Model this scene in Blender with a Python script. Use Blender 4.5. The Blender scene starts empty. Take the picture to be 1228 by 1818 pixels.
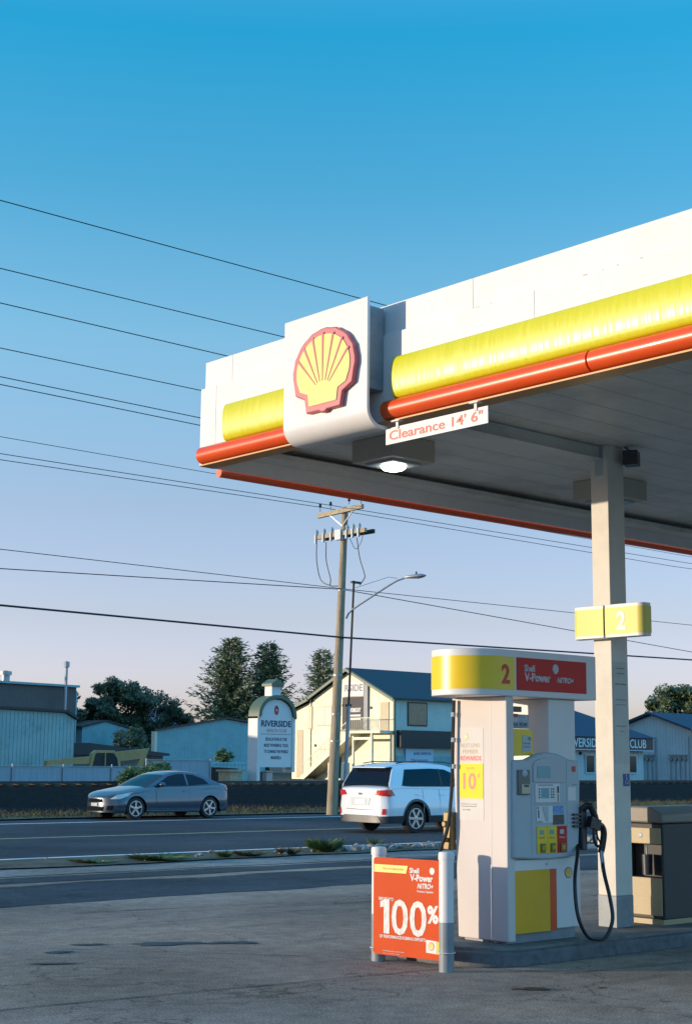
import bpy, bmesh, math, random
from mathutils import Vector, Matrix, noise
import numpy as np
random.seed(7); R=math.radians; PI=math.pi
S=bpy.context.scene; COL=S.collection
# ------------------------------------------------------------------ camera
cam_d=bpy.data.cameras.new('camera'); cam=bpy.data.objects.new('camera',cam_d); COL.objects.link(cam)
YAW,PITCH,ROLL=R(41.8),math.atan(446/2650.),R(0.5)
F=Vector((math.sin(YAW)*math.cos(PITCH),math.cos(YAW)*math.cos(PITCH),math.sin(PITCH)))
Rt=Vector((math.cos(YAW),-math.sin(YAW),0)); Up=Rt.cross(F)
R2=Rt*math.cos(ROLL)+Up*math.sin(ROLL); U2=-Rt*math.sin(ROLL)+Up*math.cos(ROLL)
M=Matrix((R2,U2,-F)).transposed().to_4x4(); M.translation=Vector((0,0,1.7)); cam.matrix_world=M
cam_d.sensor_fit='VERTICAL'; cam_d.sensor_height=36; cam_d.lens=2650/1818*36; cam_d.clip_end=30000; cam_d.clip_start=.1
S.camera=cam
# ------------------------------------------------------------------ light
EL=R(4.6); SD=Vector((-.82,.57,0)).normalized()
SUN=Vector((SD.x*math.cos(EL),SD.y*math.cos(EL),math.sin(EL)))
W=bpy.data.worlds.new('World'); S.world=W; W.use_nodes=True; nt=W.node_tree
bg=nt.nodes['Background']; sky=nt.nodes.new('ShaderNodeTexSky'); sky.sky_type='NISHITA'; sky.sun_disc=False
sky.sun_elevation=EL; sky.sun_rotation=math.atan2(SUN.x,SUN.y); sky.air_density=1.0; sky.dust_density=1.0; sky.ozone_density=2.0
tcw=nt.nodes.new('ShaderNodeTexCoord'); sx=nt.nodes.new('ShaderNodeSeparateXYZ'); nt.links.new(tcw.outputs['Generated'],sx.inputs[0])
rp=nt.nodes.new('ShaderNodeValToRGB'); rp.color_ramp.interpolation='B_SPLINE' if False else 'LINEAR'
SKYT=[(0, (1.025, 1.159, 3.05)), (0.03, (1.298, 1.375, 3.08)), (0.064, (1.3, 1.212, 2.231)), (0.093, (1.23, 1.09, 1.65)), (0.168, (1.19, 1.085, 1.373)), (0.275, (1.012, 1.371, 1.518)), (0.372, (0.46, 1.306, 1.527)), (0.459, (0.156, 1.38, 1.674)), (0.55, (0.665, 1.805, 2.185)), (0.7, (2.1, 2.9, 3.1)), (1, (2.5, 3.2, 3.4))]  # stops high overhead raised as added fill for the shade
for i,(p,c) in enumerate(SKYT):
    e=rp.color_ramp.elements[i] if i<2 else rp.color_ramp.elements.new(p)
    e.position=p; e.color=(c[0]/4,c[1]/4,c[2]/4,1)
nt.links.new(sx.outputs[2],rp.inputs[0])
vm=nt.nodes.new('ShaderNodeVectorMath'); vm.operation='MULTIPLY'; v3=nt.nodes.new('ShaderNodeVectorMath'); v3.operation='SCALE'; v3.inputs['Scale'].default_value=4
nt.links.new(rp.outputs[0],v3.inputs[0]); nt.links.new(sky.outputs[0],vm.inputs[0]); nt.links.new(v3.outputs[0],vm.inputs[1])
dt=nt.nodes.new('ShaderNodeVectorMath'); dt.operation='DOT_PRODUCT'; dt.inputs[1].default_value=(SD.x,SD.y,.1); nt.links.new(tcw.outputs['Generated'],dt.inputs[0])
mr=nt.nodes.new('ShaderNodeMapRange'); mr.interpolation_type='SMOOTHSTEP'; mr.inputs['From Min'].default_value=.15; mr.inputs['From Max'].default_value=.8; nt.links.new(dt.outputs['Value'],mr.inputs[0])
mg=nt.nodes.new('ShaderNodeMix'); mg.data_type='RGBA'; mg.inputs[6].default_value=(1,1,1,1); mg.inputs[7].default_value=(.30,.38,.52,1); nt.links.new(mr.outputs[0],mg.inputs[0])
v5=nt.nodes.new('ShaderNodeVectorMath'); v5.operation='MULTIPLY'; nt.links.new(vm.outputs[0],v5.inputs[0]); nt.links.new(mg.outputs[2],v5.inputs[1])
d2=nt.nodes.new('ShaderNodeVectorMath'); d2.operation='DOT_PRODUCT'; d2.inputs[1].default_value=(0,-1,0); nt.links.new(tcw.outputs['Generated'],d2.inputs[0])
m2=nt.nodes.new('ShaderNodeMapRange'); m2.interpolation_type='SMOOTHSTEP'; m2.inputs['From Min'].default_value=0; m2.inputs['From Max'].default_value=.6; nt.links.new(d2.outputs['Value'],m2.inputs[0])
mg2=nt.nodes.new('ShaderNodeMix'); mg2.data_type='RGBA'; mg2.inputs[6].default_value=(1,1,1,1); mg2.inputs[7].default_value=(1.05,1.35,1.45,1); nt.links.new(m2.outputs[0],mg2.inputs[0])  # sky behind the camera brightened and blued as added fill
v6=nt.nodes.new('ShaderNodeVectorMath'); v6.operation='MULTIPLY'; nt.links.new(v5.outputs[0],v6.inputs[0]); nt.links.new(mg2.outputs[2],v6.inputs[1])
nt.links.new(v6.outputs[0],bg.inputs[0]); bg.inputs[1].default_value=.15
sl=bpy.data.lights.new('sun','SUN'); sl.energy=2.15; sl.angle=R(.5); sl.color=(1,.85,.64)
so=bpy.data.objects.new('sun',sl); COL.objects.link(so); so.rotation_euler=(-SUN).to_track_quat('-Z','Y').to_euler()
S.view_settings.view_transform='Standard'; S.view_settings.look='None'; S.view_settings.gamma=1
S.view_settings.exposure=1.12
S.render.engine='CYCLES'

# ------------------------------------------------------------------ materials
def mat(name,col,rough=.6,metal=0,var=0,vscale=3,bump=0,bscale=40,stretch=None,rnd=0,spec=.5,emit=0,coat=0,dirt=None):
    m=bpy.data.materials.new(name); m.use_nodes=True; n=m.node_tree; b=n.nodes['Principled BSDF']
    c4=(*col,1); b.inputs['Base Color'].default_value=c4; b.inputs['Roughness'].default_value=rough
    b.inputs['Metallic'].default_value=metal; b.inputs['Specular IOR Level'].default_value=spec
    b.inputs['Coat Weight'].default_value=coat; b.inputs['Specular IOR Level'].default_value=spec if rough<.85 else .12; b.inputs['Coat Roughness'].default_value=.04
    tc=n.nodes.new('ShaderNodeTexCoord'); vec=tc.outputs['Object']
    if stretch:
        mp=n.nodes.new('ShaderNodeMapping'); mp.inputs['Scale'].default_value=stretch; n.links.new(vec,mp.inputs[0]); vec=mp.outputs[0]
    out=None
    if var:
        t=n.nodes.new('ShaderNodeTexNoise'); t.inputs['Scale'].default_value=vscale; t.inputs['Detail'].default_value=6; t.inputs['Roughness'].default_value=.65
        n.links.new(vec,t.inputs['Vector'])
        r=n.nodes.new('ShaderNodeMapRange'); r.inputs['From Min'].default_value=.3; r.inputs['From Max'].default_value=.7
        r.inputs['To Min'].default_value=1-var; r.inputs['To Max'].default_value=1+var; n.links.new(t.outputs[0],r.inputs[0])
        mx=n.nodes.new('ShaderNodeVectorMath'); mx.operation='SCALE'; mx.inputs[0].default_value=col; n.links.new(r.outputs[0],mx.inputs['Scale']); out=mx.outputs[0]
    if rnd:
        g=n.nodes.new('ShaderNodeNewGeometry'); r2=n.nodes.new('ShaderNodeMapRange'); r2.inputs['To Min'].default_value=1-rnd; r2.inputs['To Max'].default_value=1+rnd
        n.links.new(g.outputs['Random Per Island'],r2.inputs[0])
        m2=n.nodes.new('ShaderNodeVectorMath'); m2.operation='SCALE'; m2.inputs[0].default_value=col
        if out: n.links.new(out,m2.inputs[0])
        n.links.new(r2.outputs[0],m2.inputs['Scale']); out=m2.outputs[0]
    if dirt:
        dc,amt,ds=dirt
        t=n.nodes.new('ShaderNodeTexNoise'); t.inputs['Scale'].default_value=ds; t.inputs['Detail'].default_value=8; t.inputs['Roughness'].default_value=.75
        n.links.new(vec,t.inputs['Vector']); r=n.nodes.new('ShaderNodeMapRange'); r.inputs['From Min'].default_value=.5; r.inputs['From Max'].default_value=.72; r.inputs['To Max'].default_value=amt
        n.links.new(t.outputs[0],r.inputs[0]); mm=n.nodes.new('ShaderNodeMix'); mm.data_type='RGBA'
        n.links.new(r.outputs[0],mm.inputs[0]); mm.inputs[6].default_value=c4; mm.inputs[7].default_value=(*dc,1)
        if out: n.links.new(out,mm.inputs[6])
        out=mm.outputs[2]
    if out: n.links.new(out,b.inputs['Base Color'])
    if bump:
        t=n.nodes.new('ShaderNodeTexNoise'); t.inputs['Scale'].default_value=bscale; t.inputs['Detail'].default_value=4
        n.links.new(vec,t.inputs['Vector']); bp=n.nodes.new('ShaderNodeBump'); bp.inputs['Strength'].default_value=bump; bp.inputs['Distance'].default_value=.02
        n.links.new(t.outputs[0],bp.inputs['Height']); n.links.new(bp.outputs[0],b.inputs['Normal'])
    if emit: b.inputs['Emission Color'].default_value=c4; b.inputs['Emission Strength'].default_value=emit
    return m
def corrugated(name,col,axis,pitch,depth=.5,var=.12,rough=.5,dirt=None):
    m=mat(name,col,rough,var=var,vscale=.8,stretch=None,dirt=dirt); n=m.node_tree; b=n.nodes['Principled BSDF']
    tc=n.nodes['Texture Coordinate']; w=n.nodes.new('ShaderNodeTexWave'); w.bands_direction=axis; w.wave_profile='SAW'
    w.inputs['Scale'].default_value=1/pitch*.1*PI/1.5708*.5 if False else 0.314159/pitch; n.links.new(tc.outputs['Object'],w.inputs['Vector'])
    cr=n.nodes.new('ShaderNodeMapRange'); cr.inputs['From Min'].default_value=.8; cr.inputs['From Max'].default_value=.95; n.links.new(w.outputs['Fac'],cr.inputs[0])
    bp=n.nodes.new('ShaderNodeBump'); bp.inputs['Strength'].default_value=depth; bp.inputs['Distance'].default_value=.04; n.links.new(cr.outputs[0],bp.inputs['Height']); n.links.new(bp.outputs[0],b.inputs['Normal'])
    return m
m_white=mat('white_paint',(.68,.65,.63),.35,var=.05,vscale=2,dirt=((.5,.47,.42),.25,3))
m_fascia=mat('fascia_white',(.68,.64,.62),.5,var=.04,vscale=1.2,dirt=((.55,.48,.4),.3,1.5),stretch=(1,1,.5))
m_clean=mat('clean_white',(.69,.65,.63),.45,spec=.3,var=.03,vscale=4)
m_yellow=mat('yellow_gloss',(.60,.56,.008),.24,bump=.04,bscale=9,stretch=(0,8,.012),coat=.0,spec=.6,var=.06,vscale=3)
n=m_yellow.node_tree; tn=n.nodes.new('ShaderNodeTexNoise'); tn.inputs['Scale'].default_value=26; tn.inputs['Detail'].default_value=5; tn.inputs['Roughness'].default_value=.7
mpg=n.nodes.new('ShaderNodeMapping'); mpg.inputs['Scale'].default_value=(0,1.6,.01); n.links.new(n.nodes['Texture Coordinate'].outputs['Object'],mpg.inputs[0]); n.links.new(mpg.outputs[0],tn.inputs['Vector'])
mrg=n.nodes.new('ShaderNodeMapRange'); mrg.inputs['From Min'].default_value=.35; mrg.inputs['From Max'].default_value=.65; mrg.inputs['To Min'].default_value=.24; mrg.inputs['To Max'].default_value=.50; n.links.new(tn.outputs[0],mrg.inputs[0]); n.links.new(mrg.outputs[0],n.nodes['Principled BSDF'].inputs['Roughness'])
m_yel=mat('yellow_panel',(.80,.52,.006),.35,var=.04)
m_yel_lem=mat('lemon_panel',(.68,.60,.01),.5,spec=.2)
m_orange=mat('red_tube',(.70,.075,.008),.34,var=.06,vscale=4,coat=.1)
m_red=mat('red_panel',(.55,.028,.022),.5,var=.04,spec=.2)
m_deepred=mat('deep_red',(.45,.02,.02),.4)
m_emb_r=mat('emblem_red',(.48,.085,.10),.4,coat=.2); m_emb_y=mat('emblem_yellow',(.70,.58,.12),.4,coat=.2)
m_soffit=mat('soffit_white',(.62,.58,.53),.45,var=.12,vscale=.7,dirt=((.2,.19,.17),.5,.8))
m_grey=mat('grey_paint',(.22,.24,.26),.5,var=.12,vscale=6,dirt=((.1,.1,.1),.4,8))
m_lgrey=mat('light_grey_plastic',(.38,.43,.46),.4,var=.05)
m_dgrey=mat('dark_plastic',(.035,.037,.042),.4)
m_black=mat('black_rubber',(.012,.012,.013),.38,bump=.1)
m_steel=mat('steel',(.45,.45,.46),.3,metal=.9)
m_brass=mat('brass',(.22,.15,.06),.5,metal=.3)
m_screen=mat('lcd',(.18,.36,.40),.15)
m_red_t=mat('red_print',(.62,.04,.02),.5); m_pinkred=mat('faded_red_print',(.72,.16,.12),.5)
m_navy=mat('navy_print',(.02,.04,.09),.5); m_blue=mat('blue_sticker',(.01,.04,.22),.4)
m_silver_t=mat('silver_print',(.42,.41,.42),.45,metal=.1,var=.45,vscale=22,stretch=(3,3,.6))
m_gtext=mat('grey_print',(.2,.2,.2),.6)
m_board=mat('promo_orange',(.60,.060,.002),.55,spec=.15,var=.06,vscale=3)
m_conc=mat('island_concrete',(.2,.195,.185),.85,var=.3,vscale=2.5,bump=.4,bscale=60,dirt=((.07,.065,.06),.7,3))
m_kerb=mat('kerb_paint',(.11,.115,.125),.7,var=.3,vscale=8,bump=.3,bscale=40,dirt=((.03,.03,.035),.7,5))
def ground_mat(name,col,spots,sc=1.0,bump=.6):
    m=mat(name,col,.9,bump=bump,bscale=90); n=m.node_tree; b=n.nodes['Principled BSDF']; tc=n.nodes['Texture Coordinate']
    def N(s,d=6,st=None,w=None):
        t=n.nodes.new('ShaderNodeTexNoise'); t.inputs['Scale'].default_value=s; t.inputs['Detail'].default_value=d; t.inputs['Roughness'].default_value=.6
        v=tc.outputs['Object']
        if st: mp=n.nodes.new('ShaderNodeMapping'); mp.inputs['Scale'].default_value=st; mp.inputs['Rotation'].default_value=(0,0,w or 0); n.links.new(v,mp.inputs[0]); v=mp.outputs[0]
        n.links.new(v,t.inputs['Vector']); return t.outputs[0]
    def MR(s,a,b_,c,d):
        r=n.nodes.new('ShaderNodeMapRange'); r.inputs['From Min'].default_value=a; r.inputs['From Max'].default_value=b_; r.inputs['To Min'].default_value=c; r.inputs['To Max'].default_value=d; n.links.new(s,r.inputs[0]); return r.outputs[0]
    def MUL(a,b_):
        x=n.nodes.new('ShaderNodeMath'); x.operation='MULTIPLY'; n.links.new(a,x.inputs[0]); n.links.new(b_,x.inputs[1]); return x.outputs[0]
    f=MUL(MR(N(.35*sc),.3,.7,.65,1.35),MR(N(55,3),.3,.7,.5,1.5))
    f=MUL(f,MR(N(6,5),.3,.7,.8,1.2)); f=MUL(f,MR(N(.9,5,(.25,1.6,1)),.55,.72,1.0,spots))
    # crack network: thin voronoi edges, broken up
    vo=n.nodes.new('ShaderNodeTexVoronoi'); vo.feature='DISTANCE_TO_EDGE'; vo.inputs['Scale'].default_value=.33
    ad=n.nodes.new('ShaderNodeVectorMath'); ad.operation='ADD'; tn=n.nodes.new('ShaderNodeTexNoise'); tn.inputs['Scale'].default_value=1.7; tn.inputs['Detail'].default_value=6
    n.links.new(tc.outputs['Object'],tn.inputs['Vector']); n.links.new(tc.outputs['Object'],ad.inputs[0]); n.links.new(tn.outputs['Color'],ad.inputs[1]); n.links.new(ad.outputs[0],vo.inputs['Vector'])
    ck=MR(vo.outputs['Distance'],.0,.006,.55,1.0); f=MUL(f,ck)
    s=n.nodes.new('ShaderNodeVectorMath'); s.operation='SCALE'; s.inputs[0].default_value=col; n.links.new(f,s.inputs['Scale'])
    tint=n.nodes.new('ShaderNodeMix'); tint.data_type='RGBA'; n.links.new(MR(N(.22,4),.45,.7,0,.45),tint.inputs[0]); n.links.new(s.outputs[0],tint.inputs[6])
    s2=n.nodes.new('ShaderNodeVectorMath'); s2.operation='MULTIPLY'; n.links.new(s.outputs[0],s2.inputs[0]); s2.inputs[1].default_value=(1.35,1.1,.85); n.links.new(s2.outputs[0],tint.inputs[7])
    n.links.new(tint.outputs[2],b.inputs['Base Color']); return m
m_lot=ground_mat('lot_asphalt',(.32,.255,.205),.55)
m_darklot=ground_mat('dark_asphalt',(.06,.075,.085),.7)
m_road=ground_mat('road_asphalt',(.062,.068,.076),.75,sc=.6,bump=.3)
m_apron=ground_mat('apron_concrete',(.27,.24,.22),.75,bump=.3)
m_dirt=mat('earth',(.14,.115,.08),.95,var=.4,vscale=1.5,bump=.8,bscale=12)
m_field=mat('yard_ground',(.10,.095,.07),.95,var=.45,vscale=.25,bump=.6,bscale=5)
m_ball=mat('ballast',(.016,.012,.010),.95,var=.55,vscale=5,bump=1,bscale=14)
m_line=mat('road_paint',(.80,.78,.74),.7,var=.15,vscale=9,dirt=((.25,.25,.25),.5,5))
m_yline=mat('yellow_road_paint',(.50,.42,.18),.7,var=.25,vscale=9,dirt=((.12,.12,.1),.8,3))
m_stain=mat('oil_stain',(.028,.026,.025),.6,var=.4,vscale=5)
m_joint=mat('tar_joint',(.02,.02,.02),.6)
m_rock=mat('rock',(.27,.25,.23),.9,var=.3,vscale=12,bump=.6,bscale=20)
m_wood=mat('pole_wood',(.37,.29,.20),.9,var=.3,vscale=2.5,bump=.7,bscale=18,stretch=(6,6,.35),dirt=((.14,.09,.05),.7,1.8))
m_arm=mat('crossarm_wood',(.42,.33,.22),.85,var=.25,vscale=6)
m_galv=mat('galvanised',(.33,.34,.35),.45,metal=.5,var=.15)
m_wire=mat('wire',(.015,.015,.017),.5)
m_cream=corrugated('cream_siding',(.80,.70,.47),'Y',.4,.35); m_cream_shade=corrugated('cream_siding_shaded',(.40,.50,.46),'X',.4,.35)  # front: same cream paint with its blue-green shade put into the colour
m_trim=mat('cream_trim',(.72,.66,.48),.5,var=.05)
m_groof=corrugated('green_metal_roof',(.008,.040,.055),'X',.45,.8,rough=.6)
m_broof=corrugated('blue_metal_roof',(.006,.036,.075),'X',.45,.8,rough=.6)
m_greentrim=mat('olive_trim',(.09,.13,.08),.5)
m_teal=corrugated('pale_teal_siding',(.20,.40,.43),'X',.3,.8,dirt=((.16,.2,.2),.5,.6))
m_tealdirty=corrugated('weathered_siding',(.24,.38,.38),'X',.25,1,dirt=((.12,.13,.11),.75,.5))
m_darkbrick=corrugated('dark_brown_siding',(.085,.075,.075),'X',.3,.6)
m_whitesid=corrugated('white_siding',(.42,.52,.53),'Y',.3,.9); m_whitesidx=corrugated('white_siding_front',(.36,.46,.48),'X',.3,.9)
m_dark=mat('dark_trim',(.035,.03,.03),.6)
m_maroon=mat('dark_red_trim',(.07,.025,.03),.5)
m_door=mat('beige_door',(.55,.44,.28),.6,var=.05)
m_glass=mat('window_glass',(.02,.03,.035),.06)
m_curtain=mat('curtained_glass',(.16,.13,.09),.15,var=.5,vscale=6,stretch=(4,4,.5))
m_slat=mat('fence_slats',(.26,.33,.38),.6,var=.2,vscale=7,stretch=(3,3,.15),bump=.5,bscale=8)
m_craney=mat('machine_yellow',(.36,.24,.09),.45,var=.15,vscale=3)
m_fir=mat('fir_needles',(.15,.17,.08),.7,rnd=.55); m_leaf=mat('leaves',(.12,.14,.05),.6,rnd=.55); m_leafd=mat('dark_leaves',(.075,.10,.052),.65,rnd=.5)
m_shrub=mat('shrub_leaves',(.10,.14,.03),.6,rnd=.5); m_bark=mat('bark',(.09,.07,.05),.9,var=.3)
m_dry=mat('dry_grass',(.115,.08,.035),.8,rnd=.5); m_grass=mat('green_grass',(.07,.11,.025),.7,rnd=.5)
m_hill=mat('hazed_forest',(.10,.15,.21),.95,var=.15,vscale=.003)  # forest colour turned bluish, distance haze put into the base colour
m_lamp=mat('lamp_lens',(1,.96,.84),.3,emit=7)
m_lampbox=mat('lamp_box',(.42,.38,.32),.5,var=.05)
m_lensoff=mat('lamp_lens_off',(.5,.5,.48),.3)
m_coupe=mat('metallic_grey_paint',(.045,.068,.095),.28,metal=.35,coat=1); m_suv=mat('white_car_paint',(.72,.73,.75),.25,coat=1)
m_tint=mat('tinted_glass',(.006,.010,.018),.06,spec=.22); m_lens=mat('headlamp_lens',(.65,.62,.58),.1,coat=1); m_tail=mat('tail_lamp',(.55,.02,.015),.15,coat=1)
m_rim=mat('alloy',(.5,.51,.53),.25,metal=.8); m_tyre=mat('tyre',(.018,.018,.018),.8)

# ------------------------------------------------------------------ helpers
ROOTLOC={}
class MB:
    def __init__(s): s.bm=bmesh.new()
    def box(s,x0,x1,y0,y1,z0,z1):
        v=[s.bm.verts.new(p) for p in ((x0,y0,z0),(x1,y0,z0),(x1,y1,z0),(x0,y1,z0),(x0,y0,z1),(x1,y0,z1),(x1,y1,z1),(x0,y1,z1))]
        for f in ((3,2,1,0),(4,5,6,7),(0,1,5,4),(1,2,6,5),(2,3,7,6),(3,0,4,7)): s.bm.faces.new([v[i] for i in f])
        return s
    def obox(s,c,u,v,n,a,b,d):   # oriented box centred at c
        c,u,v,n=map(Vector,(c,u,v,n)); u=u.normalized();v=v.normalized();n=n.normalized()
        q=[s.bm.verts.new(c+u*(a/2*i)+v*(b/2*j)+n*(d/2*k)) for k in (-1,1) for (i,j) in ((-1,-1),(1,-1),(1,1),(-1,1))]
        for f in ((3,2,1,0),(4,5,6,7),(0,1,5,4),(1,2,6,5),(2,3,7,6),(3,0,4,7)): s.bm.faces.new([q[i] for i in f])
        return s
    def bar(s,a,b,w,h,up=(0,0,1)):
        a,b=Vector(a),Vector(b); u=(b-a).normalized(); n=u.cross(Vector(up)).normalized(); v=n.cross(u)
        return s.obox((a+b)/2,u,n,v,(b-a).length,w,h)
    def tube(s,path,r,n=8,cap=True):
        path=[Vector(p) for p in path]; rs=r if isinstance(r,(list,tuple)) else [r]*len(path); rings=[]
        t0=(path[1]-path[0]).normalized(); ref=Vector((0,0,1)) if abs(t0.z)<.9 else Vector((1,0,0)); nrm=t0.cross(ref).normalized()
        for i,p in enumerate(path):
            t=(path[min(i+1,len(path)-1)]-path[max(i-1,0)]).normalized(); nrm=(nrm-t*nrm.dot(t)).normalized(); b=t.cross(nrm)
            rings.append([s.bm.verts.new(p+(nrm*math.cos(2*PI*k/n)+b*math.sin(2*PI*k/n))*rs[i]) for k in range(n)])
        for i in range(len(rings)-1):
            for k in range(n): s.bm.faces.new((rings[i][k],rings[i][(k+1)%n],rings[i+1][(k+1)%n],rings[i+1][k]))
        if cap:
            s.bm.faces.new(rings[0][::-1]); s.bm.faces.new(rings[-1])
        return s
    def prism(s,poly,O,u,v,n,th):  # polygon (2D) at plane O,u,v extruded along n by th
        O,u,v,n=map(Vector,(O,u,v,n)); a=[s.bm.verts.new(O+u*p[0]+v*p[1]) for p in poly]; b=[s.bm.verts.new(O+u*p[0]+v*p[1]+n*th) for p in poly]
        s.bm.faces.new(a[::-1]); s.bm.faces.new(b); k=len(a)
        for i in range(k): s.bm.faces.new((a[i],a[(i+1)%k],b[(i+1)%k],b[i]))
        return s
    def quad(s,*pts): s.bm.faces.new([s.bm.verts.new(p) for p in pts]); return s
    def lathe(s,prof,c,axis=(0,0,1),n=24):
        c=Vector(c); ax=Vector(axis).normalized(); u=ax.orthogonal().normalized(); w=ax.cross(u); rings=[]
        for r,h in prof: rings.append([s.bm.verts.new(c+ax*h+(u*math.cos(2*PI*k/n)+w*math.sin(2*PI*k/n))*max(r,1e-4)) for k in range(n)])
        for i in range(len(rings)-1):
            for k in range(n): s.bm.faces.new((rings[i][k],rings[i][(k+1)%n],rings[i+1][(k+1)%n],rings[i+1][k]))
        s.bm.faces.new(rings[0][::-1]); s.bm.faces.new(rings[-1]); return s
    def text(s,txt,O,u,v,n,w,h,bold=.0,shear=0,th=.002,align='C'):  # fit text in w x h box centred at O
        cu=bpy.data.curves.new('t','FONT'); cu.body=txt; cu.offset=bold; cu.shear=shear; cu.resolution_u=3; cu.extrude=.5
        to=bpy.data.objects.new('t',cu); COL.objects.link(to); dg=bpy.context.evaluated_depsgraph_get(); me=bpy.data.meshes.new_from_object(to.evaluated_get(dg))
        P=np.array([vv.co[:] for vv in me.vertices]); mn=P.min(0);mx=P.max(0); O,u,v,n=map(Vector,(O,u,v,n))
        vs=[]
        for p in P:
            a=(p[0]-mn[0])/(mx[0]-mn[0])-.5; b=(p[1]-mn[1])/(mx[1]-mn[1])-.5
            vs.append(s.bm.verts.new(O+u*(a*w)+v*(b*h)+n*(p[2]*th)))
        for f in me.polygons:
            try: s.bm.faces.new([vs[i] for i in f.vertices])
            except ValueError: pass
        bpy.data.objects.remove(to); bpy.data.meshes.remove(me); bpy.data.curves.remove(cu); return s
    def build(s,name,m,parent=None,smooth=35,bevel=0,local=False,recalc=True):
        if recalc: bmesh.ops.recalc_face_normals(s.bm,faces=s.bm.faces)
        off=ROOTLOC.get(parent.name,Vector()) if (parent is not None and not local) else Vector()
        if off.length: bmesh.ops.translate(s.bm,verts=s.bm.verts,vec=-off)
        me=bpy.data.meshes.new(name); s.bm.to_mesh(me); s.bm.free(); me.materials.append(m)
        if smooth:
            me.polygons.foreach_set('use_smooth',[True]*len(me.polygons)); me.set_sharp_from_angle(angle=R(smooth))
        o=bpy.data.objects.new(name,me); COL.objects.link(o)
        if parent is not None: o.parent=parent; ROOTLOC[o.name]=off
        if bevel:
            b=o.modifiers.new('bevel','BEVEL'); b.width=bevel; b.segments=3; b.limit_method='ANGLE'; b.angle_limit=R(40)
        return o
def tag(o,label,cat,group=None):
    o['label']=label; o['category']=cat
    if group: o['group']=group
    return o
def thing(name,label,cat,loc=(0,0,0),group=None,rz=0):
    o=bpy.data.objects.new(name,None); COL.objects.link(o); o.location=loc; o.rotation_euler=(0,0,rz); o.empty_display_size=.2
    if rz==0: ROOTLOC[o.name]=Vector(loc)
    return tag(o,label,cat,group)
def struct(o,kind='structure'): o['kind']=kind; return o
def copy_tree(o,parent=None):
    c=o.copy(); COL.objects.link(c); c.parent=parent
    for ch in [x for x in bpy.data.objects if x.parent==o and x!=c]: copy_tree(ch,c)
    return c
X_,Y_,Z_=Vector((1,0,0)),Vector((0,1,0)),Vector((0,0,1))
EMB=[]  # scallop outline, unit half width
for a in range(-22,203,9):
    r=1.0+.012*math.cos(R(a)*16); EMB.append((math.cos(R(a))*r*.99,math.sin(R(a))*r*.93+.02))
EMB=EMB+[(-.90,-.48),(-.60,-.62),(-.54,-.95),(-.12,-.95),(-.06,-1.0),(.06,-1.0),(.12,-.95),(.54,-.95),(.60,-.62),(.90,-.48)]
def emblem(parent,O,u,v,n,w,h,th,pn='scallop_emblem'):
    O,u,v,n=map(Vector,(O,u,v,n)); sw,sh=w/2,h/2
    o=MB().prism([(x*sw,y*sh) for x,y in EMB],O,u,v,n,th).build(pn,m_emb_r,parent,bevel=min(.012,th*.3))
    y=MB(); c=(0,-.78)
    arc=[(math.cos(R(a))*.84,math.sin(R(a))*.79+.0) for a in range(-14,195,4)]
    body=arc+[(-.72,-.42),(-.47,-.52),(-.43,-.80),(.43,-.80),(.47,-.52),(.72,-.42)]
    y.prism([(x*sw,q*sh) for x,q in body],O+n*(th*1.02),u,v,n,th*.12); y.build('scallop_shape',m_emb_y,o)
    r=MB()
    for k in range(7):
        a=R(24+22*k); d=Vector((math.cos(a)*.88,math.sin(a)*.84)); e=Vector((d.x*.26,-.38+d.y*.12)); pd=Vector((-(d.y-e.y),d.x-e.x)).normalized()
        q=[d+pd*.030,d-pd*.030,e-pd*.006,e+pd*.006]; r.prism([(p.x*sw,p.y*sh) for p in q],O+n*(th*1.16),u,v,n,th*.06)
    r.build('scallop_rib_lines',m_emb_r,o); return o

# ------------------------------------------------------------------ ground and roads
def sheet(name,pts,z,m): 
    b=MB(); b.quad(*[(x,y,z) for x,y in pts]); return struct(b.build(name,m,smooth=0,recalc=False))
def wavy(name,x0,x1,y0,y1,z,m,amp=.12,st=.5):
    b=MB(); n=int((x1-x0)/st); prev=None
    for i in range(n+1):
        x=x0+(x1-x0)*i/n; a=b.bm.verts.new((x,y0+amp*noise.noise((x*.7,y0,0)),z)); c=b.bm.verts.new((x,y1+amp*noise.noise((x*.7,y1,3)),z))
        if prev: b.bm.faces.new((prev[0],a,c,prev[1]))
        prev=(a,c)
    return struct(b.build(name,m,smooth=0,recalc=False))
sheet('ground',[(-6000,-6000),(9000,-6000),(9000,9000),(-6000,9000)],-.03,m_field)
sheet('forecourt_asphalt',[(-40,-30),(90,-30),(90,21.3),(-40,21.3)],0,m_lot)
wavy('dark_asphalt_band',-20,60,16.1,18.6,.004,m_darklot,.35,.6)  # darker, bluer bands across the forecourt
wavy('dark_asphalt_band',-20,60,19.0,19.9,.004,m_darklot,.2,.6)
wavy('concrete_apron',-20,80,20.1,21.55,.008,m_apron,.12,.5)
wavy('road_verge',-30,90,21.4,23.15,.03,m_dirt,.25,.4)
sheet('road',[(-80,23.2),(200,23.2),(200,39.0),(-80,39.0)],.004,m_road)
wavy('road_edge_line',-60,150,23.52,23.72,.008,m_line,.01,2)
wavy('road_edge_line',-60,150,36.5,36.75,.008,m_line,.01,2)
wavy('road_centre_line',-60,150,29.7,29.9,.008,m_yline,.01,2)
for x0,x1 in ((31.2,35.5),(47,50)): sheet('lane_dash',[(x0,33.2),(x1,33.2),(x1,33.55),(x0,33.55)],.008,m_line)
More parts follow.
